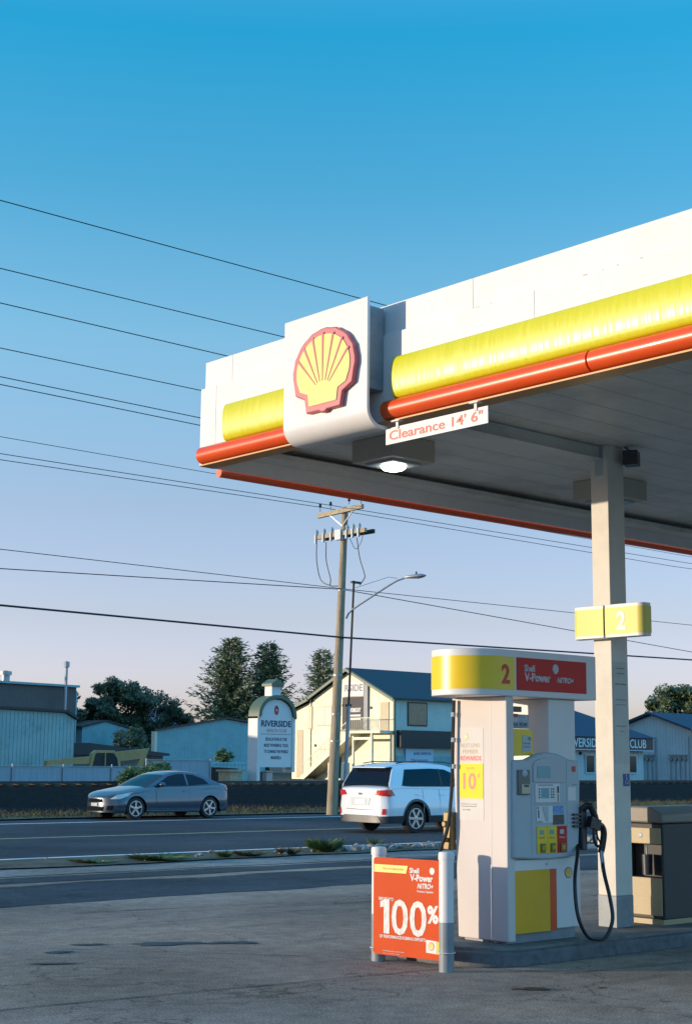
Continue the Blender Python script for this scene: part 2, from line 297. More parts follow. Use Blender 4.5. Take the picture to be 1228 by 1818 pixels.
# joints and stains in the forecourt
def strip(name,pts,w,m,z=.005):
    b=MB(); prev=None
    for i in range(len(pts)-1):
        p,q=Vector(pts[i]),Vector(pts[i+1]); n=max(2,int((q-p).length/.12)); d=(q-p).normalized(); nn=Vector((-d.y,d.x))
        for k in range(n+1):
            c=p+(q-p)*k/n; c=c+nn*.02*noise.noise((c.x*2,c.y*2,1)); ww=w*(.35+.9*abs(noise.noise((c.x*3,c.y*3,5))))
            a=b.bm.verts.new((c.x+nn.x*ww,c.y+nn.y*ww,z)); e=b.bm.verts.new((c.x-nn.x*ww,c.y-nn.y*ww,z))
            if prev: b.bm.faces.new((prev[0],a,e,prev[1]))
            prev=(a,e)
    return struct(b.build(name,m,smooth=0,recalc=False))
strip('asphalt_joint',[(4.9,9.6),(9.0,9.18),(9.5,9.1)],.016,m_joint)
strip('asphalt_joint',[(7.4,12.4),(9.0,10.4),(9.9,8.3),(13,7.9),(15,7.9)],.010,m_joint)
strip('asphalt_joint',[(9.3,15.0),(13,14.4),(16,14.4)],.018,m_joint)
def blot(name,cx,cy,rx,ry,m,z=.006,seed=0,n=46,rot=0):
    b=MB(); vs=[]
    for k in range(n):
        a=2*PI*k/n; r=.75+.55*noise.noise((math.cos(a)*1.6+seed,math.sin(a)*1.6,seed*3.1))+.2*noise.noise((math.cos(a)*6+seed,math.sin(a)*6,seed))
        x,y=math.cos(a)*r*rx,math.sin(a)*r*ry; vs.append(b.bm.verts.new((cx+x*math.cos(rot)-y*math.sin(rot),cy+x*math.sin(rot)+y*math.cos(rot),z)))
    b.bm.faces.new(vs); return struct(b.build(name,m,smooth=0,recalc=False))
for i,(x,y,rx,ry) in enumerate([(8.5,12.0,.5,.16),(9.05,11.65,.35,.14),(7.9,12.35,.22,.08),(7.35,12.05,.2,.09),(6.9,11.4,.25,.06),(9.0,7.9,.16,.1),(9.5,7.6,.05,.04),(10.4,7.2,.2,.12),(12.2,7.4,.3,.15)]):
    blot('oil_stain',x,y,rx,ry,m_stain,.0062+.0003*i,i+1,rot=-.5)
# railway embankment
b=MB(); prof=[(39.0,-.02),(41.5,.02),(45.5,.15),(47.6,.68),(48.6,.76),(53,.76),(55.5,.45),(60,.4)]; NX=150; rows=[]
for i in range(NX+1):
    x=-60+i*2.4; rows.append([b.bm.verts.new((x,y+.25*noise.noise((x*.3,y,0)),z+(.10*noise.noise((x*.8,y*2,2)) if .1<z<.7 else .01*noise.noise((x,y,1))))) for y,z in prof])
for i in range(NX):
    for k in range(len(prof)-1): b.bm.faces.new((rows[i][k],rows[i+1][k],rows[i+1][k+1],rows[i][k+1]))
struct(b.build('railway_embankment',m_ball,smooth=60,recalc=False))
wavy('verge_earth',-60,200,38.9,45.8,.045,m_dirt,.4,1)
wavy('yard_ground',-300,600,59.5,400,.40,m_field,.5,20)
wavy('club_lawn',20,160,60.3,66,.43,m_grass,.6,2)
t=thing('railway_track','long dark steel railway track on top of the dark embankment behind the road','track',(50,49.8,.77))
for y in (49.0,50.45): MB().box(-60,200,y-.035,y+.035,.86,.93).build('rail',m_dark,t)
s=MB()
for i in range(330): x=-50+i*.66; s.box(x,x+.24,48.5,51,.76,.86)
s=s.build('sleepers',m_bark,t); s['kind']='stuff'
# far hills
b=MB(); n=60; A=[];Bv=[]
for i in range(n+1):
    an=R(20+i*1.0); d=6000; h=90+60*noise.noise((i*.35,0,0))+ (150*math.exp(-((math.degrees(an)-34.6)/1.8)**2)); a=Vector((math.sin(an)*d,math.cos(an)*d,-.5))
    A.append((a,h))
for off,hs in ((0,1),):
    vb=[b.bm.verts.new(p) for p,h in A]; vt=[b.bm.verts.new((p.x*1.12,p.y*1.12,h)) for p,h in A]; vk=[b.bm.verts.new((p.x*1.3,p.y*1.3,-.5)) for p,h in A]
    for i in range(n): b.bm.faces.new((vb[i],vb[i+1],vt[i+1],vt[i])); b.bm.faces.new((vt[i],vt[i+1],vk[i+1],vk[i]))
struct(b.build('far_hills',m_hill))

# ------------------------------------------------------------------ canopy
cx0,cy1,cx1,cy0=8.8,12.05,21.0,2.2
t=canopy=thing('station_canopy','large white fuel station canopy with yellow and red bands carried on a square white column','canopy',(12.06,9.5,.15))
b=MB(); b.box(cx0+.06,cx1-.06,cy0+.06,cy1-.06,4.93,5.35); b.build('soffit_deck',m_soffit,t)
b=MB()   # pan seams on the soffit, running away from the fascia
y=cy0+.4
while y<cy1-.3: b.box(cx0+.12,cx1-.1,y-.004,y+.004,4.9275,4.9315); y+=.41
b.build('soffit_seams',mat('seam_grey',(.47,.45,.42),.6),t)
b=MB(); b.box(cx0,cx0+.05,cy0,cy1+.03,4.66,5.46); b.box(cx0,cx1,cy1-.02,cy1+.03,4.66,5.46) if False else None
b.box(cx0+.05,cx1,cy1-.02,cy1+.03,4.66,5.46); b.box(cx0+.05,cx1,cy0,cy0+.05,4.66,5.46); b.box(cx1-.05,cx1,cy0+.05,cy1-.02,4.66,5.46)
b.build('fascia_panel',m_fascia,t,bevel=.004)
b=MB(); b.box(cx0+.03,cx0+.08,cy0+.03,cy1,5.462,5.74); b.box(cx0+.08,cx1-.03,cy1-.05,cy1,5.462,5.74); b.box(cx0+.08,cx1-.03,cy0+.03,cy0+.08,5.462,5.74)
b.build('parapet_panel',m_fascia,t,bevel=.004)
b=MB()
for y in (11.82,7.6,4.6): b.box(cx0-.0015,cx0,y-.002,y+.002,4.7,5.46)
for y in (11.6,8.3,5.0): b.box(cx0+.0285,cx0+.03,y-.002,y+.002,5.47,5.74)
b.build('panel_joints',m_grey,t)
b=MB(); rj=random.Random(4)
for k in range(6):
    y=rj.uniform(6.4,8.6); w=rj.uniform(.01,.06); b.box(cx0+.0283,cx0+.03,y,y+w,5.463+rj.uniform(0,.012),5.476+rj.uniform(0,.006))
b.build('rust_marks',mat('rust',(.52,.40,.30),.9),t)
def bulge(y0,y1,z0,z1,d,name):
    b=MB(); n=12; pr=[]
    for i in range(n+1):
        a=PI*i/n; pr.append((-(math.sin(a)**.6)*d,(z0+z1)/2-math.cos(a)*(z1-z0)/2))
    ra=[];m=max(2,int((y1-y0)/.4))
    for j in range(m+1): ra.append([b.bm.verts.new((cx0-.002+p[0],y0+(y1-y0)*j/m,p[1])) for p in pr])
    for j in range(m):
        for i in range(n): b.bm.faces.new((ra[j][i],ra[j+1][i],ra[j+1][i+1],ra[j][i+1]))
    b.bm.faces.new(ra[0][::-1]); b.bm.faces.new(ra[-1]); return b.build(name,m_yellow,t,smooth=50)
bulge(10.43,11.62,4.845,5.225,.07,'yellow_band'); bulge(cy0+.3,9.19,4.845,5.225,.07,'yellow_band')
for y0,y1 in ((10.44,12.01),(7.02,9.30),(cy0,7.0)):
    b=MB(); b.tube([(cx0-.01,y0,4.755),(cx0-.01,y1,4.755)],.088,20); b.build('red_tube',m_orange,t)
b=MB(); b.box(cx0-.04,cx0+.14,cy0,cy1-.02,4.645,4.659); b.build('fascia_return',mat('tube_reflection',(.55,.22,.03),.4),t)  # underside return, coloured with the orange reflection of the red tube
b=MB(); b.tube([(cx0+.30,cy1+.10,4.645),(cx1,cy1+.10,4.645)],.048,12); b.build('red_tube',m_orange,t)
b=MB(); b.box(cx0+.3,cx1,cy1-.28,cy1-.021,4.80,4.86); b.build('gutter_beam',m_soffit,t)
# projecting sign panel with curled bottom
b=MB(); px=8.55; pr=[(px,5.755),(px,4.76)]+[(px+.17-.17*math.cos(R(a)),4.76-.17*math.sin(R(a))) for a in range(10,91,10)]+[(8.80,4.59),(8.80,4.62)]
inner=[(px+.03,5.755),(px+.03,4.76)]+[(px+.17-.14*math.cos(R(a)),4.76-.14*math.sin(R(a))) for a in range(10,91,10)]
poly=[(a,z) for a,z in pr[:-1]]+[(8.80,4.62)]+inner[::-1]
b.prism(poly,(0,9.30,0),X_,Z_,Y_,1.145); sp=b.build('sign_panel',m_clean,t,smooth=30,bevel=.006)
b=MB(); b.box(8.62,8.795,9.36,10.39,4.95,5.70); b.build('sign_backing_box',m_grey,t)
emblem(sp,(8.549,9.83,5.19),-Y_,Z_,-X_,.86,.80,.05)
# column
b=MB(); b.box(11.91,12.17,9.34,9.56,.45,4.93); col=b.build('column',mat('column_white',(.66,.61,.54),.7,spec=.15,var=.06,vscale=3,dirt=((.45,.42,.36),.35,4)),t,bevel=.006)
b=MB(); b.box(11.907,12.173,9.337,9.563,.15,.4498); b.build('base_band',m_grey,col,bevel=.004)
b=MB(); b.box(11.89,12.24,9.32,9.67,4.62,4.66) if False else b.box(11.905,11.9085,9.40,9.50,4.62,4.92); b.build('gusset_plate',m_lgrey,col)
b=MB(); b.box(12.055,12.15,9.334,9.3385,1.50,1.62); st=b.build('accessibility_sticker',m_blue,col)
b=MB(); O=Vector((12.102,9.3325,1.56)); b.lathe([(.008,0),(.008,.001)],O+Vector((-.006,0,.040)),(0,-1,0),10)
pts=[O+Vector((-.006,-.0005,.03)),O+Vector((-.003,-.0005,-.004)),O+Vector((.018,-.0005,-.006)),O+Vector((.028,-.0005,-.034))]
b.tube(pts,.0032,6); b.tube([O+Vector((-.004,-.0005,.016)),O+Vector((.014,-.0005,.014))],.0028,6)
b.tube([O+Vector((math.cos(R(a))*.02-.004,-.0005,math.sin(R(a))*.02-.018)) for a in range(110,341,15)],.0026,6)
b.build('wheelchair_symbol',m_clean,st)
b=MB(); b.box(11.93,12.15,9.336,9.3395,1.72,2.72); st=b.build('notice_sheet',mat('notice_paper',(.50,.50,.46),.6,var=.1),col)
b=MB(); z=2.66
for k,tx in enumerate(['For assistance','at the pump','','call or sound horn','','','Station hours are','posted at the door','','','','Please turn off','engine']):
    if tx: b.text(tx,(12.04,9.334,z),X_,Z_,-Y_,.009*len(tx)+.01,.020 if k<4 else .014)
    z-=.052
b.build('notice_lettering',mat('faint_print',(.36,.36,.33),.6),st)
# beam, speaker
b=MB(); b.box(cx0+.14,11.91,9.44,9.56,4.80,4.925); b.box(cx0+.14,11.91,9.40,9.60,4.785,4.80); b.build('canopy_beam',m_soffit,t,bevel=.004)
sp2=thing('floodlight','small dark box floodlight mounted at the top of the canopy column','light',(12.2,9.2,4.8))
b=MB(); b.obox((12.15,9.22,4.80),(1,.5,0),(0,0,1),(-.5,1,0),.17,.15,.15); b.build('housing',m_dgrey,sp2,bevel=.008)
b=MB(); b.obox((12.085,9.19,4.80),(-1,-.55,0),(0,0,1),(-.55,1,0),.004,.11,.12) if False else b.bar((12.15,9.22,4.87),(12.15,9.30,4.93),.03,.02); b.build('bracket',m_grey,sp2)
# canopy lights
def clight(x,y,lit,label):
    t=thing('canopy_light',label,'canopy light',(x,y,4.9),'square lights under the canopy')
    b=MB(); b.box(x-.30,x+.30,y-.30,y+.30,4.70,4.928); b.build('housing',m_lampbox,t,bevel=.01)
    b=MB(); b.box(x-.20,x+.20,y-.20,y+.20,4.675,4.699); b.build('trim_frame',m_lgrey,t,bevel=.008)
    b=MB(); b.lathe([(.125,4.6745),(.125,4.655),(.10,4.635),(.05,4.622),(.001,4.62)],(x,y,0),n=28); b.build('lens',m_lamp if lit else m_lensoff,t)
clight(10.25,10.75,True,'square canopy light with its round lens glowing bright white, near the sign')
clight(13.55,10.6,False,'square unlit canopy light half hidden behind the white column')
# clearance sign
t=thing('clearance_sign','white hanging clearance sign with red letters under the red tube','sign',(8.78,8.7,4.6))
b=MB(); b.box(8.775,8.785,8.09,9.30,4.447,4.592); pl=b.build('sign_plate',m_clean,t)
b=MB(); b.text("Clearance 14' 6\"",(8.7735,8.70,4.523),-Y_,Z_,-X_,1.11,.088,bold=.014); b.build('lettering',mat('sign_red_print',(.60,.09,.06),.5),pl)
for y in (8.22,9.15):
    b=MB(); b.box(8.765,8.774,y-.014,y+.014,4.57,4.645); b.box(8.74,8.80,y-.05,y+.05,4.632,4.644); b.build('hanger',m_clean,t)
# pump number sign on the column
t=thing('pump_number_sign','yellow and white pump number sign with a white 2 fixed round the white column','sign',(11.75,9.35,3.1))
def rounded(y0,y1,x0,x1,round_hi):
    n=10; r=(x1-x0)*.5; pts=[]
    if not round_hi:  # round at y0
        pts=[(x1,y1),(x0,y1)]+[(x0+r-r*math.cos(R(a)),y0+r-r*math.sin(R(a))) for a in range(0,91,9)]+[(x1,y0)]
    else:
        pts=[(x1,y0),(x0,y0)]+[(x0+r-r*math.cos(R(a)),y1-r+r*math.sin(R(a))) for a in range(0,91,9)]+[(x1,y1)]
    return pts
for (y0,y1,hi,tx) in ((9.305,9.70,True,0),(8.83,9.285,False,1)):
    b=MB(); b.prism(rounded(y0,y1,11.75,11.885,hi),(0,0,2.945),X_,Y_,Z_,.325); h=b.build('sign_case',m_clean,t,bevel=.005)
    b=MB(); b.prism(rounded(y0+(.0 if hi else -.003),y1+(.003 if hi else 0),11.747,11.888,hi),(0,0,2.975),X_,Y_,Z_,.262); b.build('yellow_face',mat('pale_yellow',(.66,.55,.12),.45,spec=.3),h)
    if tx:
        b=MB(); b.text('2',(11.7455,9.085,3.105),-Y_,Z_,-X_,.115,.185,bold=.035); b.build('numeral',m_clean,h)
b=MB(); b.box(11.886,11.905,9.0,9.55,3.02,3.2); b.build('mounting_bracket',m_orange,t)

# ------------------------------------------------------------------ pump island
b=MB(); out=[(9.55,9.95),(9.5,9.8),(9.47,9.5),(9.5,9.2),(9.6,8.98),(9.78,8.85),(10.0,8.8),(18,8.74),(18,10.05),(9.75,10.05)]
b.prism(out,(0,0,-.01),X_,Y_,Z_,.135)
isl=b.build('pump_island',m_kerb,bevel=.02); tag(isl,'dark low concrete pump island with rounded end under the fuel pump','pump island')
b=MB(); inn=[(9.60,9.92),(9.56,9.5),(9.6,9.25),(9.7,9.06),(9.85,8.94),(10.05,8.88),(17.95,8.83),(17.95,9.98),(9.8,9.98)]
b.prism(inn,(0,0,.1252),X_,Y_,Z_,.0248); b.build('island_top',m_conc,isl)
# ------------------------------------------------------------------ fuel pump
t=pump=thing('fuel_pump','white fuel pump number 2 with yellow and red topper and black hoses','fuel pump',(10.5,9.35,.15))
b=MB(); b.prism([(9.05,.17),(9.655,.17),(9.725,2.305),(9.05,2.305)],(10.03,0,0),Y_,Z_,X_,.10); pl=b.build('end_pillar',mat('pump_white',(.64,.57,.53),.7,spec=.12,var=.03,vscale=1.5,dirt=((.6,.55,.48),.2,2.5)),t,bevel=.012)
b=MB(); b.box(10.66,11.04,9.10,9.63,1.0,2.305); b.build('hose_pillar',m_clean,t,bevel=.01)
b=MB(); b.box(10.131,11.03,9.09,9.62,.24,1.70); b.build('cabinet',m_clean,t,bevel=.006)
b=MB(); b.box(10.06,11.0,9.11,9.60,.15,.2395); b.build('plinth',m_grey,t)
# lower door with painted panels
b=MB(); b.box(10.09,11.03,9.062,9.0895,.25,.865); ld=b.build('lower_door',m_clean,t,bevel=.004)
b=MB(); b.box(10.085,10.60,9.0575,9.0615,.235,.775); b.build('yellow_panel',mat('door_yellow_shaded',(.74,.38,.005),.4,var=.06,vscale=4),ld)  # pump yellow with its ochre tone in shade put into the colour
b=MB(); b.box(10.603,10.69,9.0575,9.0615,.235,.775); b.build('red_stripe',m_orange,ld)
emblem(ld,(10.86,9.0615,.735),X_,Z_,-Y_,.105,.10,.006)
b=MB(); b.lathe([(.012,0),(.012,.006)],(10.56,9.0615,.82),(0,-1,0),12); b.build('door_lock',m_steel,ld)
# display cabinet with arched top
b=MB(); arch=[(10.075,.885),(10.3,.872),(10.55,.862),(10.8,.872),(10.96,.888),(10.985,1.2),(11.0,1.745)]+[(10.86,1.748),(10.78,1.775),(10.68,1.803),(10.56,1.815),(10.44,1.803),(10.34,1.772),(10.26,1.746)]+[(10.085,1.74)]
b.prism(arch,(0,9.0885,0),X_,Z_,-Y_,.072); dc=b.build('display_cabinet',m_lgrey,t,bevel=.018)
yf=9.0165
def pbox(n,x0,x1,z0,z1,m,d=.006,p=dc,bev=0,y=yf): return MB().box(x0,x1,y-d,y-.0002,z0,z1).build(n,m,p,bevel=bev)
b=MB(); ho=[(10.335+.0,1.545),(10.78,1.545),(10.78,1.70)]+[(10.56+.22*math.cos(R(a)),1.70+.065*math.sin(R(a))) for a in range(10,180,10)]+[(10.335,1.70)]
b.prism(ho,(0,yf-.0002,0),X_,Z_,-Y_,.010); hd=b.build('screen_hood',mat('hood_grey',(.40,.42,.44),.4),dc,bevel=.003)
pbox('main_screen',10.385,10.565,1.585,1.69,m_screen,.014,hd)
pbox('sticker',10.88,10.93,1.64,1.69,m_deepred,.003)
pbox('sticker_slip',10.88,10.95,1.52,1.526,m_gtext,.002)
kp=pbox('keypad_panel',10.36,10.70,1.365,1.535,m_clean,.008,bev=.004)
pbox('keypad_screen',10.44,10.545,1.405,1.495,m_screen,.011,kp)
b=MB()
for k in range(4):
    for x in (10.405,10.572,10.60): b.box(x,x+.016,yf-.0105,yf-.008,1.405+k*.024,1.419+k*.024)
b.box(10.40,10.60,yf-.0095,yf-.008,1.518,1.524)
b.build('keys',m_dgrey,kp)
b=MB(); b.box(10.66,10.68,yf-.013,yf-.0085,1.45,1.51); b.box(10.668,10.672,yf-.013,yf-.0085,1.375,1.44); b.build('card_slot',m_dgrey,kp)
cr=pbox('card_reader',10.125,10.28,1.435,1.655,mat('reader_bronze',(.13,.12,.10),.4),.02,bev=.006)
pbox('reader_window',10.16,10.27,1.445,1.53,mat('reader_beige',(.50,.45,.30),.4),.027,cr,.003)
pbox('reader_slot',10.19,10.25,1.505,1.525,m_dgrey,.0285,cr)
b=MB(); b.lathe([(.035,0),(.03,.006),(.001,.012)],(10.205,yf-.02,1.625),(0,-1,0),14); b.build('reader_cap',m_lgrey,cr)
pr=pbox('receipt_panel',10.375,10.60,1.185,1.335,m_clean,.006,bev=.003)
MB().prism([(10.45,1.33),(10.535,1.33),(10.53,1.20),(10.50,1.20)],(0,yf-.0062,0),X_,Z_,-Y_,.004).build('receipt_chute',m_lgrey,pr)
b=MB(); b.box(10.385,10.455,yf-.0075,yf-.006,1.192,1.199); b.box(10.395,10.41,yf-.0075,yf-.006,1.23,1.30); b.lathe([(.009,0),(.009,.002)],(10.395,yf-.006,1.318),(0,-1,0),10); b.build('receipt_markings',m_navy,pr)
pbox('information_card',10.605,10.745,1.265,1.335,mat('card_blue',(.10,.25,.50),.4,var=.5,vscale=40),.005)
pbox('information_card',10.605,10.755,1.168,1.255,mat('card_dark',(.06,.05,.04),.4,var=.9,vscale=50),.005)
for k,(x,m,p_) in enumerate(((10.378,m_yel,'Regular'),(10.515,m_yel,'Plus'),(10.652,m_red,'V-Power'))):
    g=pbox('grade_selector',x,x+.134,.918,1.155,m,.008,bev=.002)
    b=MB(); b.box(x+.035,x+.09,yf-.011,yf-.008,1.085,1.125); b.build('price_window',m_screen if k<2 else m_lgrey,g)
    b=MB(); b.text(p_,(x+.067,yf-.0085,1.055),X_,Z_,-Y_,.08,.016); b.build('grade_lettering',m_red_t if k<2 else m_clean,g)
    b=MB(); b.box(x+.04,x+.105,yf-.022,yf-.008,.925,1.005); b.build('push_button',mat('button',(.16,.13,.03),.4) if k<2 else mat('button_r',(.2,.13,.03),.4),g,bevel=.008)
    b=MB(); b.text(('87','89','92')[k],(x+.075,yf-.0235,.968),X_,Z_,-Y_,.034,.034,bold=.02); b.build('octane_number',m_yel,g)
b=MB()
for x,z in ((10.11,.90),(10.11,1.70),(10.95,.92),(10.955,1.70)): b.lathe([(.006,0),(.005,.003)],(x,yf-.0002,z),(0,-1,0),8)
b.build('corner_screws',m_steel,dc)
b=MB(); b.box(10.31,10.314,yf-.0012,yf-.0001,.90,1.52); b.box(10.80,10.803,yf-.0012,yf-.0001,.90,1.74); b.box(10.33,10.80,yf-.0012,yf-.0001,1.350,1.353); b.build('door_seams',m_grey,dc)
b=MB(); b.box(10.82,10.93,yf-.0015,yf-.0001,1.38,1.50); b.build('notice_decal',m_clean,dc)
# posters in the gap
b=MB(); b.prism([(10.14,1.775),(10.435,1.785),(10.445,1.80),(10.445,1.99),(10.43,2.02),(10.14,2.02)],(0,9.12,0),X_,Z_,-Y_,.01); ps=b.build('yellow_poster',m_yel,t)
b=MB(); b.prism([(10.30,1.81),(10.42,1.82),(10.425,1.95),(10.31,1.97)],(0,9.1095,0),X_,Z_,-Y_,.003); b.build('poster_box',m_lgrey,ps)
b=MB(); b.text('10',(10.40,9.106,1.935),X_,Z_,-Y_,.04,.035,bold=.03); b.text('PAY HERE',(10.365,9.106,1.89),X_,Z_,-Y_,.09,.014); b.text('SAVE NOW',(10.365,9.106,1.86),X_,Z_,-Y_,.09,.012); b.build('poster_lettering',m_gtext,ps)
b=MB(); b.box(10.14,10.40,9.111,9.119,2.022,2.15); ps=b.build('picture_poster',mat('picture',(.30,.33,.35),.4,var=.6,vscale=14),t)
b=MB(); b.text('SAVE MORE',(10.27,9.1095,2.06),X_,Z_,-Y_,.22,.035); b.build('poster_lettering',m_navy,ps)
b=MB(); b.box(10.18,10.25,9.107,9.1105,2.125,2.155); b.build('red_tab',m_deepred,ps)
b=MB(); b.box(10.14,10.29,9.10,9.14,2.17,2.22); b.build('poster_clip',m_dgrey,t)
b=MB(); b.box(10.0285,10.0305,9.235,9.239,.20,2.28); b.build('panel_seam',m_lgrey,pl)
b=MB(); b.box(10.136,10.15,9.0540 if False else 9.084,9.0899,1.45,1.72); b.build('side_label',m_gtext,t)
# end face poster
P0=Vector((10.029,9.485,0))
b=MB(); b.box(10.0275,10.0298,9.33,9.64,1.20,2.03); ep=b.build('end_poster',mat('poster_white',(.66,.61,.57),.7,spec=.1,var=.05),pl)
b=MB(); b.box(10.0250,10.0272,9.335,9.625,1.395,1.705); ey=b.build('yellow_card',m_yel_lem,ep)
b=MB(); b.text('10',(10.0246,9.50,1.55),-Y_,Z_,-X_,.16,.15,bold=.02); b.text('¢',(10.0246,9.385,1.60),-Y_,Z_,-X_,.03,.05); b.text('SAVE',(10.0246,9.49,1.665),-Y_,Z_,-X_,.1,.018); b.build('card_lettering',m_pinkred,ey)
b=MB(); b.text('NEXT LEVEL',(10.027,9.49,1.87),-Y_,Z_,-X_,.24,.035); b.text('MEMBER',(10.027,9.49,1.815),-Y_,Z_,-X_,.19,.035); b.build('poster_lettering',mat('tan_print',(.45,.30,.16),.5),ep)
b=MB(); b.text('REWARDS',(10.027,9.485,1.755),-Y_,Z_,-X_,.26,.042,bold=.02); b.build('poster_heading',m_red_t,ep)
b=MB(); b.text('Join today and save on every fill up',(10.027,9.51,1.345),-Y_,Z_,-X_,.2,.010); b.text('with every purchase inside the store',(10.027,9.51,1.325),-Y_,Z_,-X_,.18,.010); b.text('see cashier',(10.027,9.54,1.295),-Y_,Z_,-X_,.1,.012); b.build('small_print',m_gtext,ep)
emblem(ep,(10.0272,9.545,1.95),-Y_,Z_,-X_,.05,.05,.002)
# topper
def stad(xa,xb,yc,r,n=14): return [(xb,yc+r),(xa,yc+r)]+[(xa-r*math.sin(PI*k/n),yc+r*math.cos(PI*k/n)) for k in range(1,n)]+[(xa,yc-r),(xb,yc-r)]
b=MB(); b.prism(stad(9.96,11.275,9.40,.37),(0,0,2.306),X_,Y_,Z_,.414); tp=b.build('topper',m_clean,t,smooth=30,bevel=.008)
b=MB(); fr=stad(9.96,10.12,9.40,.3735)
b.prism(fr,(0,0,2.362),X_,Y_,Z_,.295); b.build('yellow_wrap',m_yel,tp,smooth=30)
b=MB(); b.box(10.145,11.125,9.0255,9.0298,2.362,2.657); rp=b.build('red_face',m_red,tp)
b=MB(); b.text('2',(10.0,9.0245,2.50),X_,Z_,-Y_,.105,.175,bold=.03,th=.004); b.build('numeral',m_red_t,tp)
b=MB(); b.text('Shell',(10.32,9.0243,2.565),X_,Z_,-Y_,.145,.062,bold=.03); b.text('V-Power',(10.43,9.0247,2.485),X_,Z_,-Y_,.36,.078,bold=.035); b.text('NiTRO+',(10.82,9.0247,2.475),X_,Z_,-Y_,.24,.052,bold=.03,shear=.3)
b.prism([(x*.042,y*.046) for x,y in EMB],(10.68,9.0253,2.575),X_,Z_,-Y_,.002)
b.build('face_lettering',m_silver_t,rp)
for x in (10.35,10.95): MB().box(x-.015,x+.015,9.2,9.23,2.7205,2.735).build('top_lug',m_dgrey,tp)
# right hose, nozzle
def smoothp(pts,n=8):
    P=[Vector(p) for p in pts]; P=[P[0]*2-P[1]]+P+[P[-1]*2-P[-2]]; o=[]
    for i in range(1,len(P)-2):
        for k in range(n):
            s=k/n; o.append(.5*((2*P[i])+(-P[i-1]+P[i+1])*s+(2*P[i-1]-5*P[i]+4*P[i+1]-P[i+2])*s*s+(-P[i-1]+3*P[i]-3*P[i+1]+P[i+2])*s**3))
    return o+[P[-2]]
b=MB(); b.tube(smoothp([(11.08,9.2,2.26),(11.08,9.2,2.05),(11.075,9.19,1.75),(11.07,9.18,1.45),(11.06,9.15,1.1),(10.90,8.98,.93),(10.66,8.82,.68),(10.62,8.76,.40),(10.70,8.73,.22),(10.82,8.72,.175),(10.96,8.72,.19),(11.07,8.73,.33),(11.10,8.78,.52),(11.14,8.87,.72),(11.20,8.94,.86)]),.0175,10); b.build('hose',m_black,t)
b=MB(); b.tube([(11.08,9.2,2.30),(11.08,9.2,2.27)],.02,12); b.build('hose_fitting',m_steel,t)
b=MB(); b.tube([(11.08,9.2,2.265),(11.08,9.2,2.14)],.038,12); b.tube([(11.08,9.2,2.12),(11.08,9.2,1.98)],[.03,.022],12); b.build('hose_swivel',m_black,t)
b=MB(); b.tube([(11.08,9.185,1.72),(11.076,9.18,1.58)],.03,10); b.build('breakaway_coupling',mat('coupling',(.5,.5,.46),.4),t)
b=MB(); b.box(10.985,11.06,8.99,9.14,.93,1.32); bt=b.build('nozzle_boot',m_dgrey,t,bevel=.012)
b=MB()
for k in range(4): b.box(10.87,11.0,8.985,9.01,1.14+k*.035,1.158+k*.035)
b.build('boot_fins',m_dgrey,bt)
b=MB(); b.tube(smoothp([(11.0,9.0,1.30),(11.03,8.97,1.335),(11.07,8.96,1.33),(11.11,8.95,1.25),(11.14,8.95,1.17)]),[.035]*33 if False else .032,10)
b.tube(smoothp([(11.09,8.95,1.22),(11.17,8.95,1.16),(11.22,8.95,1.14),(11.245,8.95,1.08),(11.235,8.96,.97),(11.22,8.97,.90)]),.030,10)
b.tube(smoothp([(11.10,8.95,1.16),(11.10,8.95,1.04),(11.14,8.95,.97),(11.21,8.955,.965)]),.014,8)
b.tube(smoothp([(11.14,8.95,1.13),(11.15,8.95,1.05),(11.19,8.95,1.0)]),.009,8)
b.obox((11.10,8.95,1.17),(1,0,-.3),(0,1,0),(.3,0,1),.14,.06,.10)
nz=b.build('nozzle',m_black,t)
b=MB(); b.tube([(11.22,8.965,.93),(11.20,8.94,.86),(11.15,8.885,.745)],.0195,10); b.build('hose_collar',m_steel,nz)
# left hose at back of the pump
b=MB(); b.tube(smoothp([(9.99,9.66,2.28),(9.985,9.67,1.9),(9.98,9.68,1.5),(9.95,9.70,1.15),(9.91,9.75,.95),(9.88,9.80,.75)]),.016,8); b.build('hose',m_black,t)
b=MB()
for z in (2.15,1.92,1.68): b.tube([(9.99,9.665,z+.02),(9.988,9.667,z-.02)],.022,8)
b.build('hose_clamp',m_lgrey,t)
b=MB(); b.obox((10.01,9.74,1.10),(0,0,1),(0,1,0),(1,0,0),.34,.10,.07); b.lathe([(.03,0),(.03,.05)],(9.99,9.75,1.16),(-1,0,0),10); b.lathe([(.022,0),(.022,.05)],(9.99,9.74,1.02),(-1,0,0),10); b.build('valve_block',m_brass,t,bevel=.01)

# ------------------------------------------------------------------ bollards and promotion board
t=bol=thing('bollard','front bollard, white with grey base, between the promotion board and the camera','bollard',(9.21,9.0,0),'bollards at the island end')
b=MB(); b.lathe([(.0615,.40),(.0615,.905)],(9.21,9.0,0),n=28); b.build('upper_sleeve',m_clean,t)
b=MB(); b.lathe([(.063,0),(.063,.3998)],(9.21,9.0,0),n=28); b.build('base_band',m_grey,t)
b=MB(); b.lathe([(.067,.905),(.068,.915),(.068,.955),(.060,.972),(.001,.978)],(9.21,9.0,0),n=28); b.build('cap',m_clean,t)
c=copy_tree(bol); c.location=(9.25,9.87,0); c['label']='rear bollard, white with grey base, behind the left edge of the promotion board'
t=thing('promotion_board','orange promotion board reading 100 percent tied between two bollards','sign board',(9.2,9.5,.07))
A=Vector((9.173,9.845,0)); Bp=Vector((9.292,9.05,0)); u=(Bp-A).normalized(); nn=Vector((u.y,-u.x,0)); nn=nn if nn.x<0 else -nn; Lb=.898; u=u*((Bp-A).length/Lb)
